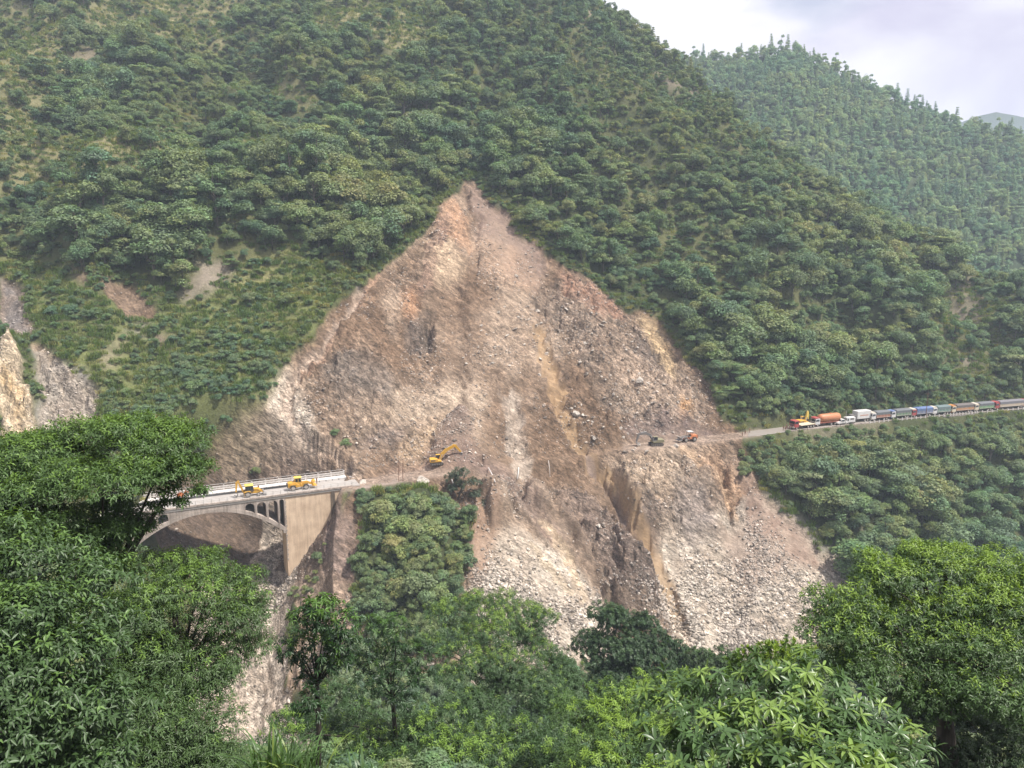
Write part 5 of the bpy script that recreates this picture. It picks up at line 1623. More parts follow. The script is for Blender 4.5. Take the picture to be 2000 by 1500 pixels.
def kites(P, N, size, r, asp=0.55, bend=0.2):
    """one bent kite of leaves per point, facing N"""
    n = len(P)
    t = norm(np.cross(N, rdirs(n, r)))
    b = np.cross(N, t)
    s = size[:, None]
    k = np.stack([P - t * s * 0.5, P + b * s * asp * 0.5 - N * s * bend * 0.3 + t * s * 0.05, P + t * s * 0.55 - N * s * bend, P - b * s * asp * 0.5 - N * s * bend * 0.3 + t * s * 0.05], 1)
    return k.reshape(-1, 3)

def crown_arrays(style, seed, nq=2300, q=0.47, base=(0.162, 0.200, 0.108)):
    r = np.random.default_rng(seed)
    blobs = []
    if style == "broad":
        K = r.integers(16, 24)
        sx_, sy2, sz_ = r.uniform(2.2, 3.3), r.uniform(2.2, 3.3), r.uniform(2.0, 3.6)
        for k in range(K):
            d = rdirs(1, r, -0.5)[0] * r.uniform(0.55, 1.05)
            blobs.append((np.array([d[0] * sx_, d[1] * sy2, 5.4 + d[2] * sz_]), r.choice([0.55, 0.75, 1.0, 1.35, 1.7]) * r.uniform(0.85, 1.15), r.uniform(0.7, 1.15)))
    elif style == "umbrella":
        for k in range(13):
            a = r.uniform(0, 6.28); d = r.uniform(0.6, 3.9)
            blobs.append((np.array([d * math.cos(a), d * math.sin(a), 7.6 - 0.28 * d + r.choice([-2.2, -1.0, 0, 0.3])]), r.uniform(1.0, 1.7), 0.38))
    elif style == "tall":
        for k in range(12):
            z = r.uniform(2.5, 11.5); w = 1.6 * (1 - abs(z - 6) / 9)
            a = r.uniform(0, 6.28)
            blobs.append((np.array([w * math.cos(a), w * math.sin(a), z]), r.uniform(0.8, 1.35), 0.95))
    elif style == "draped":
        for k in range(10):
            a = r.uniform(0, 6.28); d = r.uniform(0.2, 2.6)
            blobs.append((np.array([d * math.cos(a), d * math.sin(a), 7.4 - 0.5 * d + r.uniform(-0.8, 0.8)]), r.uniform(1.0, 1.6), 0.8))
            blobs.append((np.array([1.15 * d * math.cos(a), 1.15 * d * math.sin(a), 3.6 + r.uniform(-1, 1)]), r.uniform(0.7, 1.2), 2.2))
    elif style == "pine":
        for z in np.arange(3.2, 12.6, 0.85):
            w = 2.3 * (1 - (z - 3) / 10.5) + 0.3
            for k in range(5):
                a = r.uniform(0, 6.28)
                blobs.append((np.array([w * 0.6 * math.cos(a), w * 0.6 * math.sin(a), z + r.uniform(-0.3, 0.3)]), max(0.5, w * 0.5), 0.5))
    elif style == "thicket":
        for k in range(24):
            d = rdirs(1, r, 0.0)[0]; m_ = r.uniform(0.4, 1.0) ** 0.5
            blobs.append((np.array([d[0] * 3.0 * m_, d[1] * 3.0 * m_, 0.6 + d[2] * 3.4 * m_]), r.uniform(0.45, 1.15), 0.8))
    else:                                        # bush
        for k in range(9):
            d = rdirs(1, r, 0.0)[0]
            blobs.append((np.array([d[0] * 2.4, d[1] * 2.4, 0.8 + d[2] * 2.6]), r.uniform(1.0, 1.7), 0.85))
    wts = np.array([b[1] ** 2 for b in blobs]); wts /= wts.sum()
    P, N, Cc = [], [], []
    for (c, rad, fl), w in zip(blobs, wts):
        n = max(20, int(nq * w))
        d = rdirs(n, r, -0.25)
        lump = 1 + 0.16 * np.sin(d[:, 0] * 5 + c[0] * 3) * np.sin(d[:, 1] * 5 + c[1]) + r.normal(0, 0.10, n)
        p = c + d * (rad * lump)[:, None] * np.array([1, 1, fl])
        P.append(p); N.append(norm(d * np.array([1, 1, 1.0 / max(fl, 0.6)]) + np.array([0, 0, 0.45]) + r.normal(0, 0.42, (n, 3))))
        tone = np.array(base) * r.uniform(0.82, 1.2) * np.array([r.uniform(0.9, 1.15), 1, r.uniform(0.85, 1.15)])
        Cc.append(tone[None] * r.uniform(0.7, 1.35, (n, 1)))
    P = np.concatenate(P); N = np.concatenate(N); Cc = np.concatenate(Cc)
    v = kites(P, N, q * r.uniform(0.7, 1.35, len(P)), r)
    return v, np.repeat(Cc, 4, axis=0), blobs

def trunk_mb(blobs, r0, seed, style):
    r = random.Random(seed)
    mb = MB()
    top = max(b[0][2] for b in blobs)
    mb.tube([(0, 0, -1.2), (r.uniform(-.1, .1), r.uniform(-.1, .1), top * 0.35), (r.uniform(-.3, .3), r.uniform(-.3, .3), top * 0.75), (0, 0, top)], [r0, r0 * 0.8, r0 * 0.5, r0 * 0.15], 6)
    for c, rad, fl in blobs[:7]:
        z0 = min(max(c[2] - 2.0, 1.0), top * 0.7)
        mb.tube([(0, 0, z0), (c[0] * 0.5, c[1] * 0.5, (z0 + c[2]) / 2 - 0.1), tuple(c)], [r0 * 0.42, r0 * 0.3, r0 * 0.08], 5)
    return mb

PROTO = []
STYLES = [("broad", 1), ("broad", 2), ("broad", 3), ("umbrella", 4), ("umbrella", 5), ("draped", 6), ("tall", 7), ("broad", 8), ("pine", 9), ("bush", 10), ("bush", 11), ("thicket", 12), ("thicket", 13), ("thicket", 14)]
LOOK = {"broad": "round crowned", "umbrella": "flat topped", "draped": "creeper draped", "tall": "tall narrow", "pine": "pointed", "bush": "low bushy", "thicket": "low bushy"}
protos = bpy.data.collections.new("tree_kinds")            # source shapes of the far-off wood, not linked to the scene
protos_far = bpy.data.collections.new("far_tree_kinds")
for i, (st_, sd) in enumerate(STYLES):
    v, c, bl = crown_arrays(st_, sd, *((2400, 0.42) if st_ == "thicket" else ()))
    crown_me = np_mesh("crown", v, np.arange(len(v)), 4, c); crown_me.materials.append(M_LEAF_HILL)
    tm = trunk_mb(bl, 0.26 if st_ not in ("bush", "thicket") else 0.10, sd, st_)
    trunk_me = bpy.data.meshes.new("trunk"); trunk_me.from_pydata(tm.v, [], tm.f); trunk_me.update(); trunk_me.materials.append(M_BARK)
    PROTO.append((st_, crown_me, trunk_me))
    # joined source for the mass of trees too many to count
    tv = np.array(tm.v, np.float32); nl = len(v)
    flat = list(range(nl)); sizes = [4] * (nl // 4); mi = [0] * (nl // 4)
    for f in tm.f:
        flat += [j + nl for j in f]; sizes.append(len(f)); mi.append(1)
    for nm, cl, lm in (("tree_kind", protos, M_LEAF_HILL), ("far_tree_kind", protos_far, M_LEAF_FAR_HAZED)):
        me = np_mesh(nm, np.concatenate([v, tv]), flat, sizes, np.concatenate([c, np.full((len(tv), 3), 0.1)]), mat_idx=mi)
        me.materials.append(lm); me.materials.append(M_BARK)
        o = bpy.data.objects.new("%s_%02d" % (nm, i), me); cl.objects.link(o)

def scatter_object(name, P, idx, rot, scl, coll, kind="stuff"):
    """one object whose geometry nodes set a tree on each of its points"""
    me = bpy.data.meshes.new(name)
    me.vertices.add(len(P)); me.vertices.foreach_set("co", np.asarray(P, np.float32).ravel())
    a = me.attributes.new("idx", "INT", "POINT"); a.data.foreach_set("value", np.asarray(idx, np.int32))
    a = me.attributes.new("rot", "FLOAT_VECTOR", "POINT"); a.data.foreach_set("vector", np.asarray(rot, np.float32).ravel())
    a = me.attributes.new("scl", "FLOAT_VECTOR", "POINT"); a.data.foreach_set("vector", np.asarray(scl, np.float32).ravel())
    o = bpy.data.objects.new(name, me); col.objects.link(o)
    g = bpy.data.node_groups.new(name + "_nodes", "GeometryNodeTree")
    g.interface.new_socket("Geometry", in_out="INPUT", socket_type="NodeSocketGeometry")
    g.interface.new_socket("Geometry", in_out="OUTPUT", socket_type="NodeSocketGeometry")
    n, l = g.nodes, g.links
    gi = n.new("NodeGroupInput"); go = n.new("NodeGroupOutput")
    ip = n.new("GeometryNodeInstanceOnPoints"); ci = n.new("GeometryNodeCollectionInfo")
    ci.inputs["Collection"].default_value = coll
    ci.inputs["Separate Children"].default_value = True; ci.inputs["Reset Children"].default_value = True
    ip.inputs["Pick Instance"].default_value = True
    def named(nm, ty):
        q = n.new("GeometryNodeInputNamedAttribute"); q.data_type = ty; q.inputs["Name"].default_value = nm
        return q.outputs["Attribute"]
    l.new(gi.outputs[0], ip.inputs["Points"]); l.new(ci.outputs[0], ip.inputs["Instance"])
    l.new(named("idx", "INT"), ip.inputs["Instance Index"])
    l.new(named("rot", "FLOAT_VECTOR"), ip.inputs["Rotation"])
    l.new(named("scl", "FLOAT_VECTOR"), ip.inputs["Scale"])
    l.new(ip.outputs[0], go.inputs[0])
    md = o.modifiers.new("scatter", "NODES"); md.node_group = g
    return tag(o, kind=kind)

rv = np.random.default_rng(12)
def jgrid(x0, x1, y0, y1, dx, dy):
    gx, gy = np.meshgrid(np.arange(x0, x1, dx), np.arange(y0, y1, dy), indexing="ij")
    return (gx + rv.uniform(-0.5, 0.5, gx.shape) * dx).ravel(), (gy + rv.uniform(-0.5, 0.5, gy.shape) * dy).ravel()

edge_soft = blur2(bare, 6)
# trees of the near mountain
tx, ty = jgrid(-470, 420, 150, 640, 3.5, 3.0)
s_ = tx / ty
ok = (np.abs(s_) < 0.84)
tx, ty = tx[ok], ty[ok]
tz = ground(tx, ty)
b_ = gval(bs, tx, ty); es = gval(edge_soft, tx, ty); gr = gval(grassy, tx, ty); ro = gval(right_open, tx, ty); uo = gval(upper_open, tx, ty); bp_v = gval(barepatch, tx, ty); sp = gval(m_spur.astype(float), tx, ty)
dr = ty - road_y(tx / ty)
crest_y = np.interp(tx / ty, [c[0] for c in CREST], [c[1] for c in CREST])
tpx, tpy = proj(tx, ty, tz)
p_keep = np.ones(len(tx))
p_keep *= (es < 0.06) & (sp < 0.5)
p_keep *= (np.abs(dr + 0.5) > 7.0) | (tx / ty < -0.5)
p_keep *= ~((np.abs(tx / ty + 0.33) < 0.13) & (ty < 200) & (tz > -90) & (np.abs(dr) < 14))
p_keep *= 1 - 0.62 * gr
p_keep *= 1 - 0.55 * ro
p_keep *= 1 - 0.78 * uo
p_keep *= 1 - np.clip(bp_v * 1.3, 0, 1)
p_keep *= (ty < crest_y + 14)
p_keep *= ~((tpx < 215) & (tpy > 640) & (tpy < 990))
p_keep *= ~((tpx < 90) & (tpy > 560) & (tpy < 660) & (rv.uniform(0, 1, len(tx)) < 0.6))
p_keep *= np.where((tpy > 880) & (tpx < 700), 0.45, 1)
keep = (rv.uniform(0, 1, len(tx)) < p_keep) & in_sight(tx, ty, tz, 10)
tx, ty, tz, gr, ro, uo, tpx, tpy = [a[keep] for a in (tx, ty, tz, gr, ro, uo, tpx, tpy)]
dr = ty - road_y(tx / ty)
NT = len(tx)
clump = fbm(tx / 30, ty / 30, oct=3, seed=400)
kind_w = np.array([3, 3, 3, 0.6, 0.5, 2.6, 1.0, 2.5, 0.25, 0.8, 0.8, 1.4, 1.4, 1.2]); kind_w /= kind_w.sum()
idx = rv.choice(14, NT, p=kind_w)
up_right = (tpx > 900) & (tpy < 260)
idx = np.where(up_right & (rv.uniform(0, 1, NT) < 0.35), rv.choice([6, 8, 6, 7], NT), idx)
scl = rv.choice([0.38, 0.46, 0.55, 0.66, 0.82, 1.0, 1.3], NT) * rv.uniform(0.85, 1.15, NT) * (1 + 0.25 * clump)
scl *= np.where(tpy < 200, 0.78, 1.0) * np.clip(1 + 0.9 * fbm(tx / 55, ty / 55, oct=2, seed=410), 0.75, 1.4)
scl *= np.where(gr > 0.4, 0.55, 1.0) * np.where(ro > 0.4, 0.62, 1.0) * np.where(uo > 0.4, 0.8, 1.0)
scl *= np.where((dr > -16) & (dr < 0) & (tpx > 1440), 0.42, 1.0)
scl *= np.where((dr > 0) & (dr < 12) & (tpx > 1440), 0.8, 1.0)
idx = np.where(((gr > 0.4) & (rv.uniform(0, 1, NT) < 0.7)) | ((dr > -16) & (dr < 0) & (tpx > 1440)), rv.choice([9, 10, 11, 12, 13], NT), idx)
def under_road(px, x, y, z, sc, h):
    line = np.interp(px, [680, 700, 880, 900, 1440, 1458, 1480, 1530, 1545, 1560, 1700, 1800, 1900, 2000], [905, 955, 955, 0, 0, 850, 838, 833, 842, 840, 824, 815, 808, 800])
    for _ in range(12):
        _, tp = proj(x, y, z + h * sc)
        bad = (tp < line) & (y < road_y(x / y))
        sc = np.where(bad, sc * 0.82, sc)
    return sc
scl = under_road(tpx, tx, ty, tz, scl, np.where(idx >= 9, 5.5, np.where((idx == 6) | (idx == 8), 14.5, 11.0)))
scv = np.stack([scl * rv.uniform(0.85, 1.2, NT), scl * rv.uniform(0.85, 1.2, NT), scl * rv.uniform(0.75, 1.0, NT)], -1)
rot = np.stack([rv.normal(0, 0.06, NT), rv.normal(0, 0.06, NT), rv.uniform(0, 6.28, NT)], -1)
TP = np.stack([tx, ty, tz - 0.3], -1)

# bushes crowding the green spur below the road, by the abutment and along the slide's rim
bx, by = jgrid(-125, 215, 150, 345, 2.2, 2.0)
bz = ground(bx, by)
bpx, bpy_ = proj(bx, by, bz)
spv = gval(m_spur.astype(float), bx, by) > 0.5
rim = (gval(edge_soft, bx, by) > 0.015) & (gval(edge_soft, bx, by) < 0.5) & (gval(bs, bx, by) < 0.5) & (bz > -58)
abut = in_poly(bpx, bpy_, [(556, 1112), (600, 1060), (640, 1015), (655, 1030), (640, 1070), (625, 1120), (600, 1180), (555, 1170)])
tuft = in_poly(bpx, bpy_, [(440, 860), (500, 820), (560, 880), (520, 930), (430, 930)]) & (rv.uniform(0, 1, len(bx)) < 0.25)
tuft |= in_poly(bpx, bpy_, [(620, 850), (670, 830), (690, 870), (640, 885)]) & (rv.uniform(0, 1, len(bx)) < 0.4)
road_side = (bx / by > 0.312) & (np.abs(by - road_y(bx / by)) < 14) & (rv.uniform(0, 1, len(bx)) < 0.75)
tuft |= in_poly(bpx, bpy_, [(300, 700), (420, 640), (540, 700), (520, 760), (480, 800), (420, 860), (395, 960), (300, 900)]) & (gval(bs, bx, by) < 0.4) & (rv.uniform(0, 1, len(bx)) < 0.6)
kb = (spv | road_side | (rim & (rv.uniform(0, 1, len(bx)) < 0.85)) | abut | tuft) & in_sight(bx, by, bz, 3) & (np.abs(by - road_y(bx / by)) > np.where((by < road_y(bx / by)) & (bx / by > 0.3), 6.2, 5.2))
bx, by, bz, spv, abut, tuft, road_side, bpx, bpy_ = [a[kb] for a in (bx, by, bz, spv, abut, tuft, road_side, bpx, bpy_)]
NB = len(bx)
bsc = np.where(spv, rv.choice([0.25, 0.35, 0.45, 0.6, 0.85, 1.1], NB) * rv.uniform(0.8, 1.2, NB), rv.uniform(0.16, 0.38, NB)) * np.where(tuft | road_side, 1.7, 1)
bidx = np.where(spv & (rv.uniform(0, 1, NB) < 0.4), rv.choice([0, 1, 5, 5, 3, 7, 2], NB), rv.choice([9, 10, 11, 12, 13], NB))
bsc = np.where(bidx < 9, bsc * 0.62, bsc)
bsc = under_road(bpx, bx, by, bz, bsc, np.where(bidx >= 9, 5.5, 11.0))
BP = np.stack([bx, by, bz - 0.15], -1)
brot = np.stack([rv.normal(0, 0.1, NB), rv.normal(0, 0.1, NB), rv.uniform(0, 6.28, NB)], -1)

# ---- the 300 that show largest become things of their own
allP = np.concatenate([TP, BP]); allI = np.concatenate([idx, bidx]); allS = np.concatenate([scv, np.repeat(bsc[:, None], 3, 1)]); allR = np.concatenate([rot, brot])
apx, apy = proj(allP[:, 0], allP[:, 1], allP[:, 2] + 5 * allS[:, 2])
inframe = (apx > 10) & (apx < 1990) & (apy > 10) & (apy < 1260)
hidden = ((apx < 400) & (apy > 830)) | ((apx < 530) & (apy > 1050)) | ((apx > 1600) & (apy > 1110)) | ((apy > 1180))
show = allS[:, 0] / allP[:, 1] * np.where(allI >= 9, 0.7, 1.0) * inframe * ~hidden
chosen = np.argsort(-show)[:282]
ANCH = [("the slide top", 912, 350), ("the orange scar near the slide top", 860, 430), ("the upper left slide edge", 790, 492), ("the left slide edge halfway down", 640, 605), ("the lower left slide tail", 500, 795),
        ("the upper right slide edge", 1060, 490), ("the red rim of the slide", 1150, 545), ("the tan scar right of the slide", 1265, 605), ("the slide edge above the cleared road", 1400, 790),
        ("the road end by the yellow vest", 1455, 850), ("the red flatbed lorry", 1556, 832), ("the orange tanker", 1612, 820), ("the tall white box truck", 1678, 812),
        ("the red sided truck", 1716, 812), ("the green sided truck", 1756, 810), ("the blue tarpaulin truck", 1798, 806), ("the grey green tarpaulin truck", 1836, 804), ("the orange sided truck", 1876, 802),
        ("the bright green truck", 1918, 798), ("the all red truck", 1966, 794), ("the upper edge of the right talus", 1545, 1014), ("the lower edge of the right talus", 1640, 1105),
        ("the yellow cliff", 50, 770), ("the grey rubble gully", 130, 770), ("the bare grey patch", 420, 545), ("the red brown bank", 265, 580), ("the tan bridge abutment", 610, 1030),
        ("the yellow excavator", 872, 905), ("the huge pale boulder", 826, 942), ("the rusty poles", 783, 920), ("the green spur foot", 800, 1180), ("the green spur right edge", 915, 1080),
        ("the grassy bank left of the slide", 540, 660), ("the twig strewn bare patch", 1890, 600), ("the dark rock in the left margin", 20, 580), ("the steep left slope", 200, 330), ("the slope high above the slide", 700, 330)]
items_ = [(apx[c_], apy[c_], LOOK[PROTO[allI[c_]][0]].replace("low bushy", "low leafy") + (" bush" if LOOK[PROTO[allI[c_]][0]] == "low bushy" else " tree")) for c_ in chosen]
tl_ = beside_labels(items_, ANCH)
tree_label = {c_: tl_[k] for k, c_ in enumerate(chosen)}
for c_ in chosen:
    st_, cme, tme = PROTO[allI[c_]]
    nm = "bush" if st_ in ("bush", "thicket") else "forest_tree"
    root = bpy.data.objects.new(nm, None); col.objects.link(root)
    root.location = allP[c_]; root.rotation_euler = allR[c_]; root.scale = allS[c_]
    tag(root, tree_label[c_], "bush" if st_ in ("bush", "thicket") else "tree", "bushes on the mountain slope" if st_ in ("bush", "thicket") else "trees on the mountain slope")
    for n2, me2 in (("crown", cme), ("trunk", tme)):
        o = bpy.data.objects.new(n2, me2); col.objects.link(o); o.parent = root
rest = np.ones(len(allP), bool); rest[chosen] = False
scatter_object("forest", allP[rest], allI[rest], allR[rest], allS[rest], protos)

# trees of the second ridge
fx, fy_ = jgrid(-60, 640, 350, 860, 5.4, 4.8)
fs2 = fx / fy_
fcy = np.interp(fs2, [c[0] for c in CREST], [c[1] for c in CREST])
ffy = np.interp(fs2, FAR_S, FAR_Y)
ok = (fs2 > -0.05) & (fs2 < 0.8) & (fy_ > fcy + 16) & (fy_ < ffy + 16)
fx, fy_ = fx[ok], fy_[ok]
fzz = ground(fx, fy_)
ok = in_sight(fx, fy_, fzz, 12) & (rv.uniform(0, 1, len(fx)) < 0.9)
fx, fy_, fzz = fx[ok], fy_[ok], fzz[ok]
NF = len(fx)
ridge = np.abs(fy_ - np.interp(fx / fy_, FAR_S, FAR_Y)) < 16
fi = rv.choice([0, 1, 2, 3, 5, 6, 7, 8, 8], NF)
fi = np.where(ridge, rv.choice([0, 6, 6, 2, 7, 8, 3], NF), fi)
fsc = rv.uniform(0.55, 1.2, NF) * np.where(ridge, rv.choice([0.6, 0.9, 1.1, 1.3], NF), 1.0)
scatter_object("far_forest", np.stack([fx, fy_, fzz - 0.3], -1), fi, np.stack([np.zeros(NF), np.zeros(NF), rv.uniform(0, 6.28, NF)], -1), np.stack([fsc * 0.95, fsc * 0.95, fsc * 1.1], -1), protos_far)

# ---- grass and low scrub
def tuft_mesh(name, seed, n, h, spread, w, rgb):
    r = np.random.default_rng(seed)
    vs, cs = [], []
    for k in range(n):
        a = r.uniform(0, 6.28); p = np.array([r.uniform(-spread, spread), r.uniform(-spread, spread), 0])
        d = np.array([math.cos(a), math.sin(a), 0]); hh = h * r.uniform(0.5, 1.2); s = np.array([-d[1], d[0], 0]) * w
        m = p + d * hh * 0.25 + np.array([0, 0, hh * 0.7]); t = p + d * hh * 0.65 + np.array([0, 0, hh * 0.85])
        vs += [p - s, p + s, m + s * 0.8, m - s * 0.8, m - s * 0.8, m + s * 0.8, t + s * 0.1, t - s * 0.1]
        cs += [np.array(rgb) * r.uniform(0.7, 1.3)] * 8
    me = np_mesh(name, np.array(vs), np.arange(len(vs)), 4, np.array(cs)); me.materials.append(M_GRASS)
    return me
scrub = bpy.data.collections.new("scrub_kinds")
for k, (n_, h_, sp_, w_, rgb) in enumerate([(70, 0.9, 0.8, 0.04, (0.15, 0.20, 0.06)), (60, 0.7, 0.9, 0.045, (0.23, 0.23, 0.09)), (60, 1.1, 0.7, 0.05, (0.12, 0.175, 0.05))]):
    scrub.objects.link(bpy.data.objects.new("scrub_kind_%02d" % k, tuft_mesh("tuft", 50 + k, n_, h_, sp_, w_, rgb)))
for k in (9, 10):
    o = bpy.data.objects.new("scrub_kind_%02d" % (k - 6), protos.objects["tree_kind_%02d" % k].data); scrub.objects.link(o)
gx, gy = jgrid(-300, 300, 150, 520, 1.5, 1.4)
ok = np.abs(gx / gy) < 0.74
gx, gy = gx[ok], gy[ok]; gz = ground(gx, gy)
q_ = np.clip(gval(grassy, gx, gy) + 0.7 * gval(right_open, gx, gy) + 0.6 * gval(upper_open, gx, gy) + 0.8 * ((gval(edge_soft, gx, gy) > 0.02) & (gval(edge_soft, gx, gy) < 0.4)) + 0.28, 0, 1)
q_ *= (gval(bs, gx, gy) < 0.3) * (1 - 0.75 * gval(barepatch, gx, gy)) * (np.abs(gy - road_y(gx / gy)) > 4.6)
ok = (rv.uniform(0, 1, len(gx)) < q_) & in_sight(gx, gy, gz, 1.5)
gx, gy, gz = gx[ok], gy[ok], gz[ok]; NG = len(gx)
gi = rv.choice([0, 1, 2, 3, 4], NG, p=[0.3, 0.25, 0.25, 0.1, 0.1])
gs_ = np.where(gi >= 3, rv.uniform(0.18, 0.42, NG), rv.uniform(0.8, 1.8, NG))
scatter_object("scrub_grass", np.stack([gx, gy, gz - 0.05], -1), gi, np.stack([np.zeros(NG), np.zeros(NG), rv.uniform(0, 6.28, NG)], -1), np.repeat(gs_[:, None], 3, 1), scrub)
# undergrowth on the viewer's slope
ux, uy = jgrid(-110, 115, 9, 150, 1.9, 1.9)
ok = np.abs(ux / (uy + 4)) < 0.85
ux, uy = ux[ok], uy[ok]; uz = ground(ux, uy)
upx, upy = proj(ux, uy, uz)
ok = ~((gval(m_gravel.astype(float), ux, np.maximum(uy, 111)) > 0.5) & (uy > 112)) & (uz > -103.0)
ok &= ~((upx > 380) & (upx < 640) & (uy > 70))
ux, uy, uz = ux[ok], uy[ok], uz[ok]; NU = len(ux)
ui = rv.choice([0, 2, 3, 4], NU, p=[0.15, 0.15, 0.35, 0.35])
us_ = np.where(ui >= 3, rv.uniform(0.25, 0.6, NU), rv.uniform(0.7, 1.4, NU)) * np.clip(uy / 60, 0.45, 1.4)
scatter_object("undergrowth", np.stack([ux, uy, uz - 0.05], -1), ui, np.stack([np.zeros(NU), np.zeros(NU), rv.uniform(0, 6.28, NU)], -1), np.repeat(us_[:, None], 3, 1), scrub)
print("trees", NT, "bushes", NB, "far", NF, "scrub", NG, "under", NU)
# ------------------------------------------------------------------ foreground trees, leaf by leaf
M_LEAF_A = leaf_mat("broad_leaves", transl=0.22, rough=0.42)
M_LEAF_B = leaf_mat("glossy_leaves", transl=0.2, rough=0.34)

def leaf_sprays(P, D, S, r, n, ang, droop, ratio, cols, stem=0.35, fine=False):
    """whorls of n leaves at the points P along the directions D, leaf length S"""
    N = len(P)
    h = norm(np.cross(D, rdirs(N, r))); g = np.cross(D, h)
    ph = r.uniform(0, 6.28, (N, 1)) + np.arange(n)[None] * 2.4
    a = r.uniform(ang[0], ang[1], (N, n)) * (1.15 - 0.5 * np.linspace(0, 1, n))[None]
    t = np.linspace(0.1, 1.0, n)[None, :, None]
    base = P[:, None] + D[:, None] * (S[:, None, None] * stem) * t
    d = D[:, None] * np.cos(a)[..., None] + (h[:, None] * np.cos(ph)[..., None] + g[:, None] * np.sin(ph)[..., None]) * np.sin(a)[..., None]
    d[..., 2] -= droop * r.uniform(0.5, 1.3, (N, n))
    d = norm(d)
    L = (S[:, None] * r.uniform(0.7, 1.15, (N, n)))[..., None]
    up = norm(D[:, None] * 0.6 + np.array([0, 0, 0.8]) + r.normal(0, 0.15, (N, n, 3)))
    w = norm(np.cross(d, up)); nr = np.cross(w, d)
    sag = np.array([0, 0, -1.0]) * L * droop * 0.45
    hw = L * ratio * 0.5
    c = np.repeat(np.repeat(cols[:, None], n, 1) * r.uniform(0.78, 1.25, (N, n, 1)), 1, 1)
    if not fine:
        V = np.stack([base, base + d * L * 0.45 + w * hw + nr * hw * 0.35, base + d * L + sag, base + d * L * 0.45 - w * hw + nr * hw * 0.35], 2)
        k = 4; F = np.array([[0, 1, 2], [0, 2, 3]]); sz = 3
    else:
        m1 = base + d * L * 0.33 + sag * 0.08; m2 = base + d * L * 0.70 + sag * 0.42
        V = np.stack([base, m1 + w * hw * 0.9 + nr * hw * 0.3, m1, m1 - w * hw * 0.9 + nr * hw * 0.3,
                      m2 + w * hw * 0.85 + nr * hw * 0.3, m2, m2 - w * hw * 0.85 + nr * hw * 0.3, base + d * L + sag], 2)
        k = 8; F = np.array([[0, 1, 2], [0, 2, 3], [1, 4, 5], [1, 5, 2], [2, 5, 6], [2, 6, 3], [4, 7, 5], [5, 7, 6]]); sz = 3
    nl = N * n
    FF = (F[None] + (np.arange(nl) * k)[:, None, None]).reshape(-1)
    return V.reshape(-1, 3), FF, np.repeat(c.reshape(-1, 3), k, axis=0)

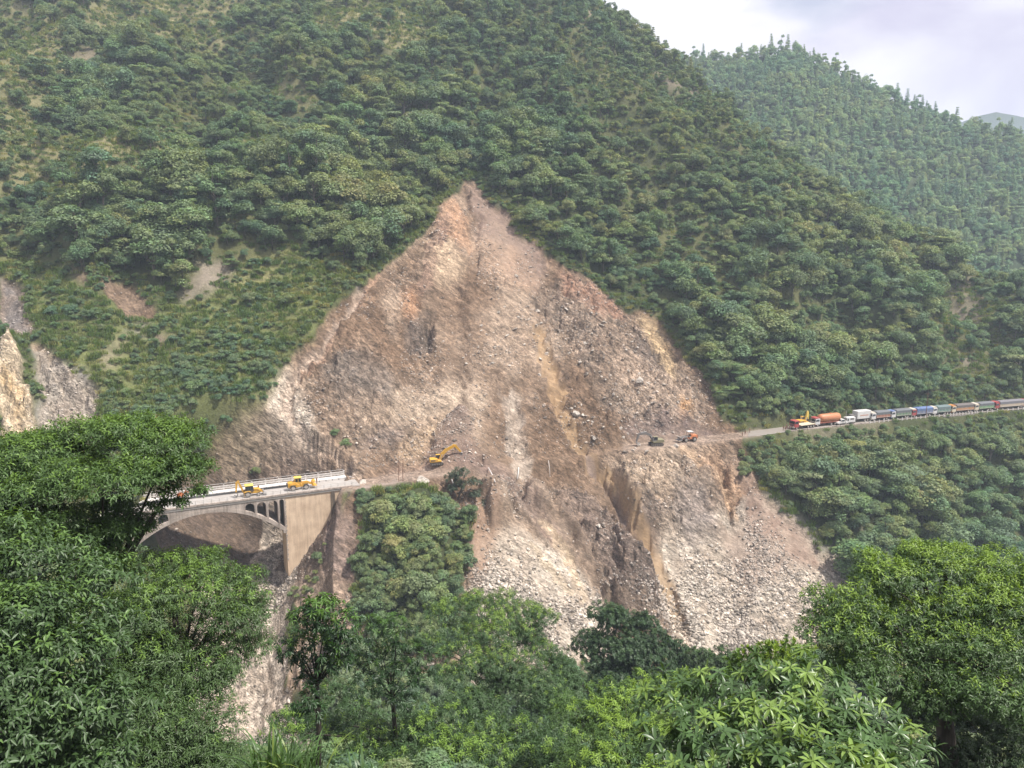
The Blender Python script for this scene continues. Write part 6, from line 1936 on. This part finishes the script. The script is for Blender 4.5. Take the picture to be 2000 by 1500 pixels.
def fg_tree(name, label, cat, blobs, leaf, n, S, dens, dark, young, yfrac, base=None, seed=1, r0=0.22, flat=0.75, ang=(0.9, 1.7), droop=0.35, ratio=0.32,
            fine=False, mat=None, bark=None, group=None, trunk_px=None, zmin=-0.22, inner=0.2, stem=0.35, limb_n=5, lumpy=True, high_fork=False):
    """blobs: (px, py, distance, radius in px) of leaf clumps as seen in the photograph, set at their own depth"""
    r = np.random.default_rng(seed); rr = random.Random(seed)
    B = []
    for px, py, Y, rp in blobs:
        c = at(px, py, Y); B.append((np.array(c), rp * c.length / F_PX))
    cen = np.mean([b[0] for b in B], axis=0)
    B0 = B
    if lumpy:
        B = []
        for c, rad in B0:
            B.append((c, rad * 0.5))
            for k in range(6):
                d = rdirs(1, r, -0.6)[0]
                B.append((c + d * rad * 0.66 * np.array([1, 1, flat]), rad * r.uniform(0.36, 0.58)))
    if base is None:
        bx, by = cen[0], cen[1]
    else:
        p = at(base[0], base[1], base[2]); bx, by = p.x, p.y
    bz = float(ground(bx, by)) - 0.2
    root = empty(name, (bx, by, bz), 0, label, cat, group)
    org = np.array([bx, by, bz])
    Ps, Ds, Ys = [], [], []
    zlo = min(b[0][2] for b in B); zhi = max(b[0][2] for b in B) + 0.4
    for c, rad in B:
        m = max(8, int(dens * (rad / S) ** 2))
        d = rdirs(m, r, zmin)
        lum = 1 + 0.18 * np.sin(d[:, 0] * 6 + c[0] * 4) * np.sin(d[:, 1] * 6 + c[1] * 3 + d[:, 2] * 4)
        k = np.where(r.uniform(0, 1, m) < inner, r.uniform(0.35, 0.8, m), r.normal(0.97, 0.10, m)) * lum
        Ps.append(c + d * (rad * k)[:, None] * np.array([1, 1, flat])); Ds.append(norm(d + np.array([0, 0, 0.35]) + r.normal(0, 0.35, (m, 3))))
        Ys.append(np.clip((d[:, 2] * k - 0.25) * 1.6, 0, 1) * np.clip(((c[2] + rad * k * d[:, 2] * flat) - zlo) / (zhi - zlo) * 1.7 - 0.5, 0.08, 1))  # young bright leaves gathered at the crown top also paint its lit look
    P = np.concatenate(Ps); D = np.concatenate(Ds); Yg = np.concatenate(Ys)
    young_lit_m = r.uniform(0, 1, len(P)) < yfrac * Yg * 1.6
    cols = np.where(young_lit_m[:, None], np.array(young)[None], np.array(dark)[None] * (0.8 + 0.5 * r.uniform(0, 1, (len(P), 1))))
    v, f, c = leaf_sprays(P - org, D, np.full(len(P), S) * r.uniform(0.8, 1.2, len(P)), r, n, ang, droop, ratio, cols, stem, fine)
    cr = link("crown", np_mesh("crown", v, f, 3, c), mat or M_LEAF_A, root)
    # trunk and limbs
    tr = MB()
    top = np.array([cen[0], cen[1], max(b[0][2] for b in B0)]) - org
    fork = top * np.array([0.7, 0.7, 0.6])
    p1 = fork * 0.5 + np.array([rr.uniform(-.2, .2), rr.uniform(-.2, .2), 0])
    tr.tube([(0, 0, -0.5), tuple(p1), tuple(fork), tuple(fork * 0.45 + top * 0.5)], [r0 * 1.25, r0, r0 * 0.8, r0 * 0.3], 9)
    tr.build("trunk", bark or M_BARK_D, root, smooth=True)
    lm = MB()
    for c, rad in B0:
        e = c - org
        if high_fork and abs(e[0] - fork[0]) > 2.6:
            continue
        a = fork if (e[2] > fork[2] * 0.45 or high_fork) else p1
        mid = (a + e) / 2 + np.array([rr.uniform(-.3, .3), rr.uniform(-.3, .3), rr.uniform(-0.1, 0.5)]) * 0.5
        lm.tube([tuple(a), tuple(mid), tuple(e)], [r0 * 0.38, r0 * 0.26, r0 * 0.12], 6)
        for k in range(limb_n):
            d = rdirs(1, r, -0.3)[0]
            e2 = e + d * rad * 0.85 * np.array([1, 1, flat])
            lm.tube([tuple(e), tuple((e + e2) / 2 + np.array([0, 0, 0.06])), tuple(e2)], [r0 * 0.12, r0 * 0.085, r0 * 0.03], 5)
    lm.build("limb", bark or M_BARK_D, root, smooth=True)
    return root, cr

G = "trees in the foreground"
DK = (0.030, 0.058, 0.018)
# big tree at the left: upper storey
t1, _ = fg_tree("broadleaf_tree", "big broad tree whose top hides the left end of the bridge", "tree",
    [(60, 935, 26, 92), (150, 885, 27, 86), (250, 868, 27, 82), (335, 862, 27, 66), (372, 925, 27, 46), (300, 940, 26, 72), (200, 945, 25, 82), (110, 960, 25, 78), (255, 1015, 26, 34), (200, 1030, 25, 44), (40, 1045, 25, 55), (100, 1055, 25, 52), (160, 1065, 25, 52), (215, 1065, 25, 42), (282, 1032, 26, 26), (312, 992, 26, 20), (348, 984, 26, 17), (15, 905, 26, 80),
     (325, 962, 26, 22), (-60, 940, 26, 100), (225, 985, 26, 36), (385, 962, 26, 13), (285, 838, 28, 40), (210, 850, 28, 45), (95, 880, 28, 50), (30, 1000, 26, 60), (150, 1010, 25, 48)],
    None, 7, 0.17, 5.2, (0.071, 0.127, 0.037), (0.124, 0.211, 0.039), 0.5, base=(205, 1300, 26), seed=21, r0=0.2, high_fork=True, flat=0.55, group=G, droop=0.30, stem=1.2)
# a few withered orange leaves caught in it
p_ = at(352, 960, 25.6)
wl_r = np.random.default_rng(3)
wp = np.array(p_) + wl_r.normal(0, 0.06, (5, 3)); wd = norm(wl_r.normal(0, 0.5, (5, 3)) + np.array([0.3, -0.6, -0.3]))
v, f, c = leaf_sprays(wp - np.array(t1.location), wd, np.full(5, 0.13), wl_r, 4, (0.5, 1.3), 0.5, 0.4, np.tile(np.array([0.42, 0.12, 0.03]), (5, 1)))
w_ = link("withered_leaves", np_mesh("withered_leaves", v, f, 3, c), M_LEAF_A, t1)
w_["label"] = "bright orange withered leaves"
fg_tree("broadleaf_tree", "dark large leaved tree filling the lower left corner", "tree",
    [(60, 1110, 21, 105), (-30, 1200, 20, 120), (70, 1225, 19, 100), (150, 1160, 21, 85), (20, 1330, 18, 120), (130, 1310, 18, 95), (60, 1430, 17, 120), (180, 1420, 18, 95), (150, 1500, 17, 90), (-50, 1480, 17, 120), (-60, 1060, 21, 100), (170, 1240, 20, 70)],
    None, 7, 0.21, 4.6, (0.054, 0.098, 0.034), (0.108, 0.189, 0.049), 0.5, base=(40, 1500, 19), seed=22, r0=0.26, flat=0.62, group=G, droop=0.45, ratio=0.36, stem=1.1)
fg_tree("broadleaf_tree", "tall feathery tree in front of the bridge arch and gravel stream", "tree",
    [(235, 1110, 25, 60), (330, 1115, 26, 50), (400, 1118, 26, 52), (462, 1155, 26, 58), (490, 1195, 26, 36), (430, 1200, 25, 72), (340, 1175, 24, 80), (250, 1190, 24, 75), (455, 1265, 25, 58), (380, 1275, 24, 80),
     (285, 1290, 23, 85), (225, 1350, 22, 75), (330, 1380, 22, 85), (410, 1350, 23, 55), (430, 1315, 24, 40), (370, 1450, 21, 80), (280, 1460, 21, 85), (420, 1470, 21, 55), (300, 1520, 20, 80), (400, 1530, 20, 70), (425, 1095, 27, 26)],
    None, 9, 0.15, 3.8, (0.068, 0.117, 0.039), (0.151, 0.248, 0.052), 0.5, base=(330, 1520, 24), seed=23, r0=0.2, flat=0.6, group=G, droop=0.42, ratio=0.27, stem=1.3)
fg_tree("slender_tree", "slender dark tree with whorled leaves standing before the gravel stream", "tree",
    [(640, 1200, 31, 38), (596, 1216, 31, 30), (672, 1220, 31, 28), (570, 1262, 31, 22), (610, 1255, 31, 30), (655, 1262, 31, 28), (682, 1262, 31, 17), (560, 1282, 31, 15), (590, 1297, 31, 18), (640, 1295, 31, 26), (668, 1288, 31, 18), (618, 1190, 31, 24), (605, 1330, 31, 22), (615, 1390, 30, 22), (600, 1365, 30, 20)],
    None, 11, 0.27, 5.0, (0.029, 0.067, 0.021), (0.081, 0.162, 0.027), 0.8, base=(612, 1440, 31), seed=24, r0=0.13, flat=0.8, group=G, droop=0.5, ratio=0.28, mat=M_LEAF_B, lumpy=False, inner=0.15)
fg_tree("slender_tree", "second slender dark tree right of the whorled one", "tree",
    [(728, 1238, 37, 38), (775, 1236, 37, 36), (805, 1285, 37, 34), (742, 1290, 37, 42), (700, 1300, 37, 24), (820, 1325, 37, 26), (765, 1335, 36, 38), (715, 1345, 36, 28), (790, 1370, 36, 28)],
    None, 11, 0.24, 4.0, (0.029, 0.063, 0.022), (0.065, 0.135, 0.027), 0.5, base=(778, 1440, 37), seed=25, r0=0.13, flat=0.8, group=G, droop=0.4, ratio=0.25, mat=M_LEAF_B, lumpy=False)
fg_tree("feathery_tree", "open feathery tree below the green spur and slide foot", "tree",
    [(868, 1196, 62, 34), (925, 1176, 62, 28), (975, 1196, 62, 52), (1030, 1215, 62, 48), (905, 1238, 60, 46), (960, 1270, 58, 58), (1045, 1265, 60, 46), (1085, 1300, 60, 40), (1000, 1320, 56, 60), (905, 1310, 56, 44), (1120, 1345, 58, 36), (850, 1250, 60, 24), (870, 1275, 58, 24), (1060, 1370, 55, 60), (960, 1380, 54, 60), (900, 1375, 54, 44)],
    None, 10, 0.26, 4.4, (0.056, 0.105, 0.037), (0.173, 0.270, 0.049), 0.6, base=(985, 1480, 58), seed=26, r0=0.22, flat=0.62, group=G, droop=0.35, ratio=0.24, stem=1.0)
fg_tree("feathery_tree", "dense feathery tree along the bottom edge left of centre", "tree",
    [(700, 1405, 40, 50), (660, 1360, 42, 38), (790, 1430, 38, 60), (860, 1430, 38, 62), (930, 1450, 37, 66), (1010, 1455, 37, 70), (1090, 1440, 38, 60), (830, 1490, 35, 70), (720, 1470, 36, 60), (960, 1510, 34, 80), (1060, 1510, 34, 70), (760, 1530, 34, 60), (590, 1400, 40, 40), (640, 1430, 38, 45), (560, 1430, 36, 40)],
    None, 12, 0.22, 2.5, (0.049, 0.095, 0.033), (0.162, 0.265, 0.045), 0.6, base=(880, 1520, 38), seed=27, r0=0.2, flat=0.6, group=G, droop=0.4, ratio=0.26, stem=1.0)
fg_tree("round_tree", "round dark green tree in front of the slide foot", "tree",
    [(1185, 1222, 96, 40), (1240, 1228, 96, 40), (1165, 1268, 95, 38), (1215, 1285, 94, 50), (1275, 1262, 96, 36), (1305, 1255, 97, 22), (1270, 1310, 93, 46), (1320, 1290, 96, 30), (1180, 1320, 92, 42), (1340, 1320, 94, 34), (1240, 1345, 91, 42)],
    None, 12, 0.42, 4.6, (0.044, 0.081, 0.034), (0.054, 0.097, 0.032), 0.3, base=(1240, 1420, 95), seed=28, r0=0.3, flat=0.85, group=G, droop=0.25, ratio=0.4)
fg_tree("round_tree", "small rounded trees of dark green at the right talus foot", "tree",
    [(1380, 1300, 92, 36), (1420, 1292, 92, 28), (1360, 1350, 88, 44), (1440, 1320, 90, 34), (1400, 1340, 88, 40)],
    None, 12, 0.40, 4.2, (0.049, 0.081, 0.032), (0.065, 0.119, 0.032), 0.3, base=(1400, 1420, 90), seed=38, r0=0.25, flat=0.85, group=G, droop=0.25, ratio=0.4)
fg_tree("leafy_tree", "bright yellow green leafed tree below the round dark tree", "tree",
    [(1190, 1365, 33, 48), (1262, 1350, 33, 48), (1315, 1378, 31, 44), (1150, 1415, 31, 55), (1225, 1420, 30, 62), (1300, 1440, 29, 58), (1130, 1480, 29, 60), (1210, 1490, 28, 70), (1290, 1500, 27, 60), (1105, 1390, 33, 34), (1350, 1330, 34, 34)],
    None, 12, 0.19, 2.6, (0.076, 0.137, 0.037), (0.194, 0.302, 0.045), 0.8, base=(1220, 1520, 31), seed=29, r0=0.18, flat=0.6, group=G, droop=0.35, ratio=0.28, stem=0.9)
fg_tree("shrub", "bright young leafed shrub peeping up behind the broad leaved bush", "shrub",
    [(1462, 1292, 22, 26), (1500, 1280, 22, 22), (1540, 1276, 22, 30), (1578, 1290, 22, 24), (1440, 1312, 22, 24), (1520, 1300, 21, 40)],
    None, 11, 0.15, 3.2, (0.091, 0.159, 0.030), (0.184, 0.270, 0.032), 0.8, base=(1510, 1450, 22), seed=30, r0=0.08, flat=0.8, droop=0.1, ratio=0.3, ang=(0.4, 1.1))
fg_tree("large_leaved_bush", "large leaved bush with drooping leaf whorls nearest the viewer", "bush",
    [(1345, 1405, 12.0, 78), (1440, 1375, 12.5, 80), (1545, 1355, 12.8, 84), (1640, 1405, 12.2, 80), (1720, 1448, 11.6, 66), (1395, 1475, 11, 90), (1505, 1460, 11.2, 95), (1610, 1485, 10.8, 90), (1775, 1482, 11, 48), (1310, 1470, 11.4, 60), (1560, 1540, 10, 90), (1420, 1550, 10, 90), (1690, 1530, 10, 80), (1480, 1330, 13, 40), (1590, 1340, 13, 44), (1390, 1345, 13, 40)],
    None, 12, 0.215, 2.9, (0.067, 0.122, 0.040), (0.162, 0.248, 0.054), 0.45, base=(1540, 1560, 12), seed=31, r0=0.07, flat=0.72, ang=(0.95, 1.75), droop=0.38, ratio=0.27, fine=True, mat=M_LEAF_B, lumpy=False, inner=0.2, stem=0.3)
fg_tree("broadleaf_tree", "massive spreading tree at the lower right with bright crown top", "tree",
    [(1648, 1190, 25, 62), (1725, 1140, 26, 72), (1800, 1112, 27, 64), (1880, 1118, 27, 70), (1965, 1135, 27, 74), (1632, 1240, 24, 54), (1745, 1225, 25, 84), (1845, 1205, 25, 92), (1945, 1215, 25, 92), (1690, 1290, 24, 72), (1800, 1300, 24, 92), (1910, 1310, 23, 92), (1990, 1280, 24, 82), (2060, 1190, 26, 100),
     (1850, 1375, 23, 66), (1960, 1385, 22, 74), (1650, 1310, 24, 38), (1790, 1085, 28, 34), (1850, 1080, 28, 30), (1700, 1095, 27, 30)],
    None, 7, 0.155, 4.4, (0.061, 0.112, 0.033), (0.173, 0.270, 0.039), 0.75, base=(1880, 1500, 25), seed=32, r0=0.32, high_fork=True, flat=0.52, group=G, droop=0.32, ratio=0.33, stem=1.1)
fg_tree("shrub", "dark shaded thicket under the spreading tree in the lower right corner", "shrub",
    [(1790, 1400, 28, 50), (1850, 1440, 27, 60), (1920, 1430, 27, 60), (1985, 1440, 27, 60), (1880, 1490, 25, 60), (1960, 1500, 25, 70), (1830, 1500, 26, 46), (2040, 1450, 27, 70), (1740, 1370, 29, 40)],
    None, 11, 0.18, 2.2, (0.032, 0.059, 0.022), (0.043, 0.076, 0.022), 0.2, base=(1900, 1560, 27), seed=41, r0=0.1, flat=0.8)  # dark leaf colours hold the shade under the spreading tree
# small lone tree on the road edge by the excavator
fg_tree("small_tree", "small thin grey green tree leaning at the road edge by the excavator", "tree",
    [(905, 925, 191, 20), (885, 935, 191, 15), (925, 940, 191, 14), (900, 950, 190, 14), (930, 965, 190, 14), (880, 955, 190, 12), (945, 985, 190, 11)],
    None, 10, 0.55, 3.0, (0.067, 0.091, 0.055), (0.086, 0.108, 0.054), 0.3, base=(893, 985, 190.5), seed=33, r0=0.2, flat=0.8, droop=0.3, ratio=0.35, bark=M_BARK)

# long bladed grass clumps at the bottom edge
def blade_clump(px, py, Y, n, L, label, seed):
    r = np.random.default_rng(seed)
    p = at(px, py, Y)
    o_ = Vector((p.x, p.y, min(p.z - 0.4, p.z)))
    root = empty("grass_clump", o_, 0, label, "grass clump")
    vs, fs, cs = [], [], []
    for k in range(n):
        a = r.uniform(0, 6.28); le = L * r.uniform(0.6, 1.15); w = 0.020 * r.uniform(0.7, 1.3)
        d = np.array([math.cos(a), math.sin(a), 0]); s = np.array([-d[1], d[0], 0])
        b = np.array([r.normal(0, 0.22), r.normal(0, 0.22), 0]); lean = r.uniform(0.15, 0.9)
        cc = np.array([0.055, 0.105, 0.028]) * r.uniform(0.7, 1.5) if r.uniform() > 0.12 else np.array([0.16, 0.22, 0.05])
        n0 = len(vs)
        for i in range(7):
            t = i / 6
            q = b + d * le * (lean * t * 0.55 + lean * 0.5 * t ** 2.6) + np.array([0, 0, le * (t - 0.62 * lean * t ** 2.4)])
            ww = w * (1 - t ** 3) + 0.001
            vs += [q - s * ww, q + s * ww]; cs += [cc, cc]
        for i in range(6):
            fs += [n0 + 2 * i, n0 + 2 * i + 1, n0 + 2 * i + 3, n0 + 2 * i + 2]
    link("blades", np_mesh("blades", np.array(vs), fs, 4, np.array(cs)), M_LEAF_B, root)
    return root
blade_clump(535, 1500, 14, 130, 1.35, "long bladed dark grass clump at the bottom edge below the slender tree", 61)
blade_clump(590, 1490, 15, 60, 1.1, "smaller grass clump just right of the big dark grass clump", 62)
blade_clump(712, 1520, 13.5, 55, 0.95, "lighter grass clump at the bottom edge right of the slender tree", 63)

# ------------------------------------------------------------------ haze: one closed box of even, pale air
hz, hn, hl, hb = new_mat("valley_haze")
hn.remove(hb)
pv = hn.new("ShaderNodeVolumePrincipled")
pv.inputs["Color"].default_value = (0.72, 0.86, 1.0, 1)
pv.inputs["Density"].default_value = HAZE_DENSITY
pv.inputs["Anisotropy"].default_value = 0.0
hl.new(pv.outputs[0], hn["Material Output"].inputs["Volume"])
zt = float(ZZ.max()) + 25
tag(MB().box((0, 1850, (zt - 125) / 2), (5200, 3990, zt + 125)).build("haze", hz), kind="stuff")
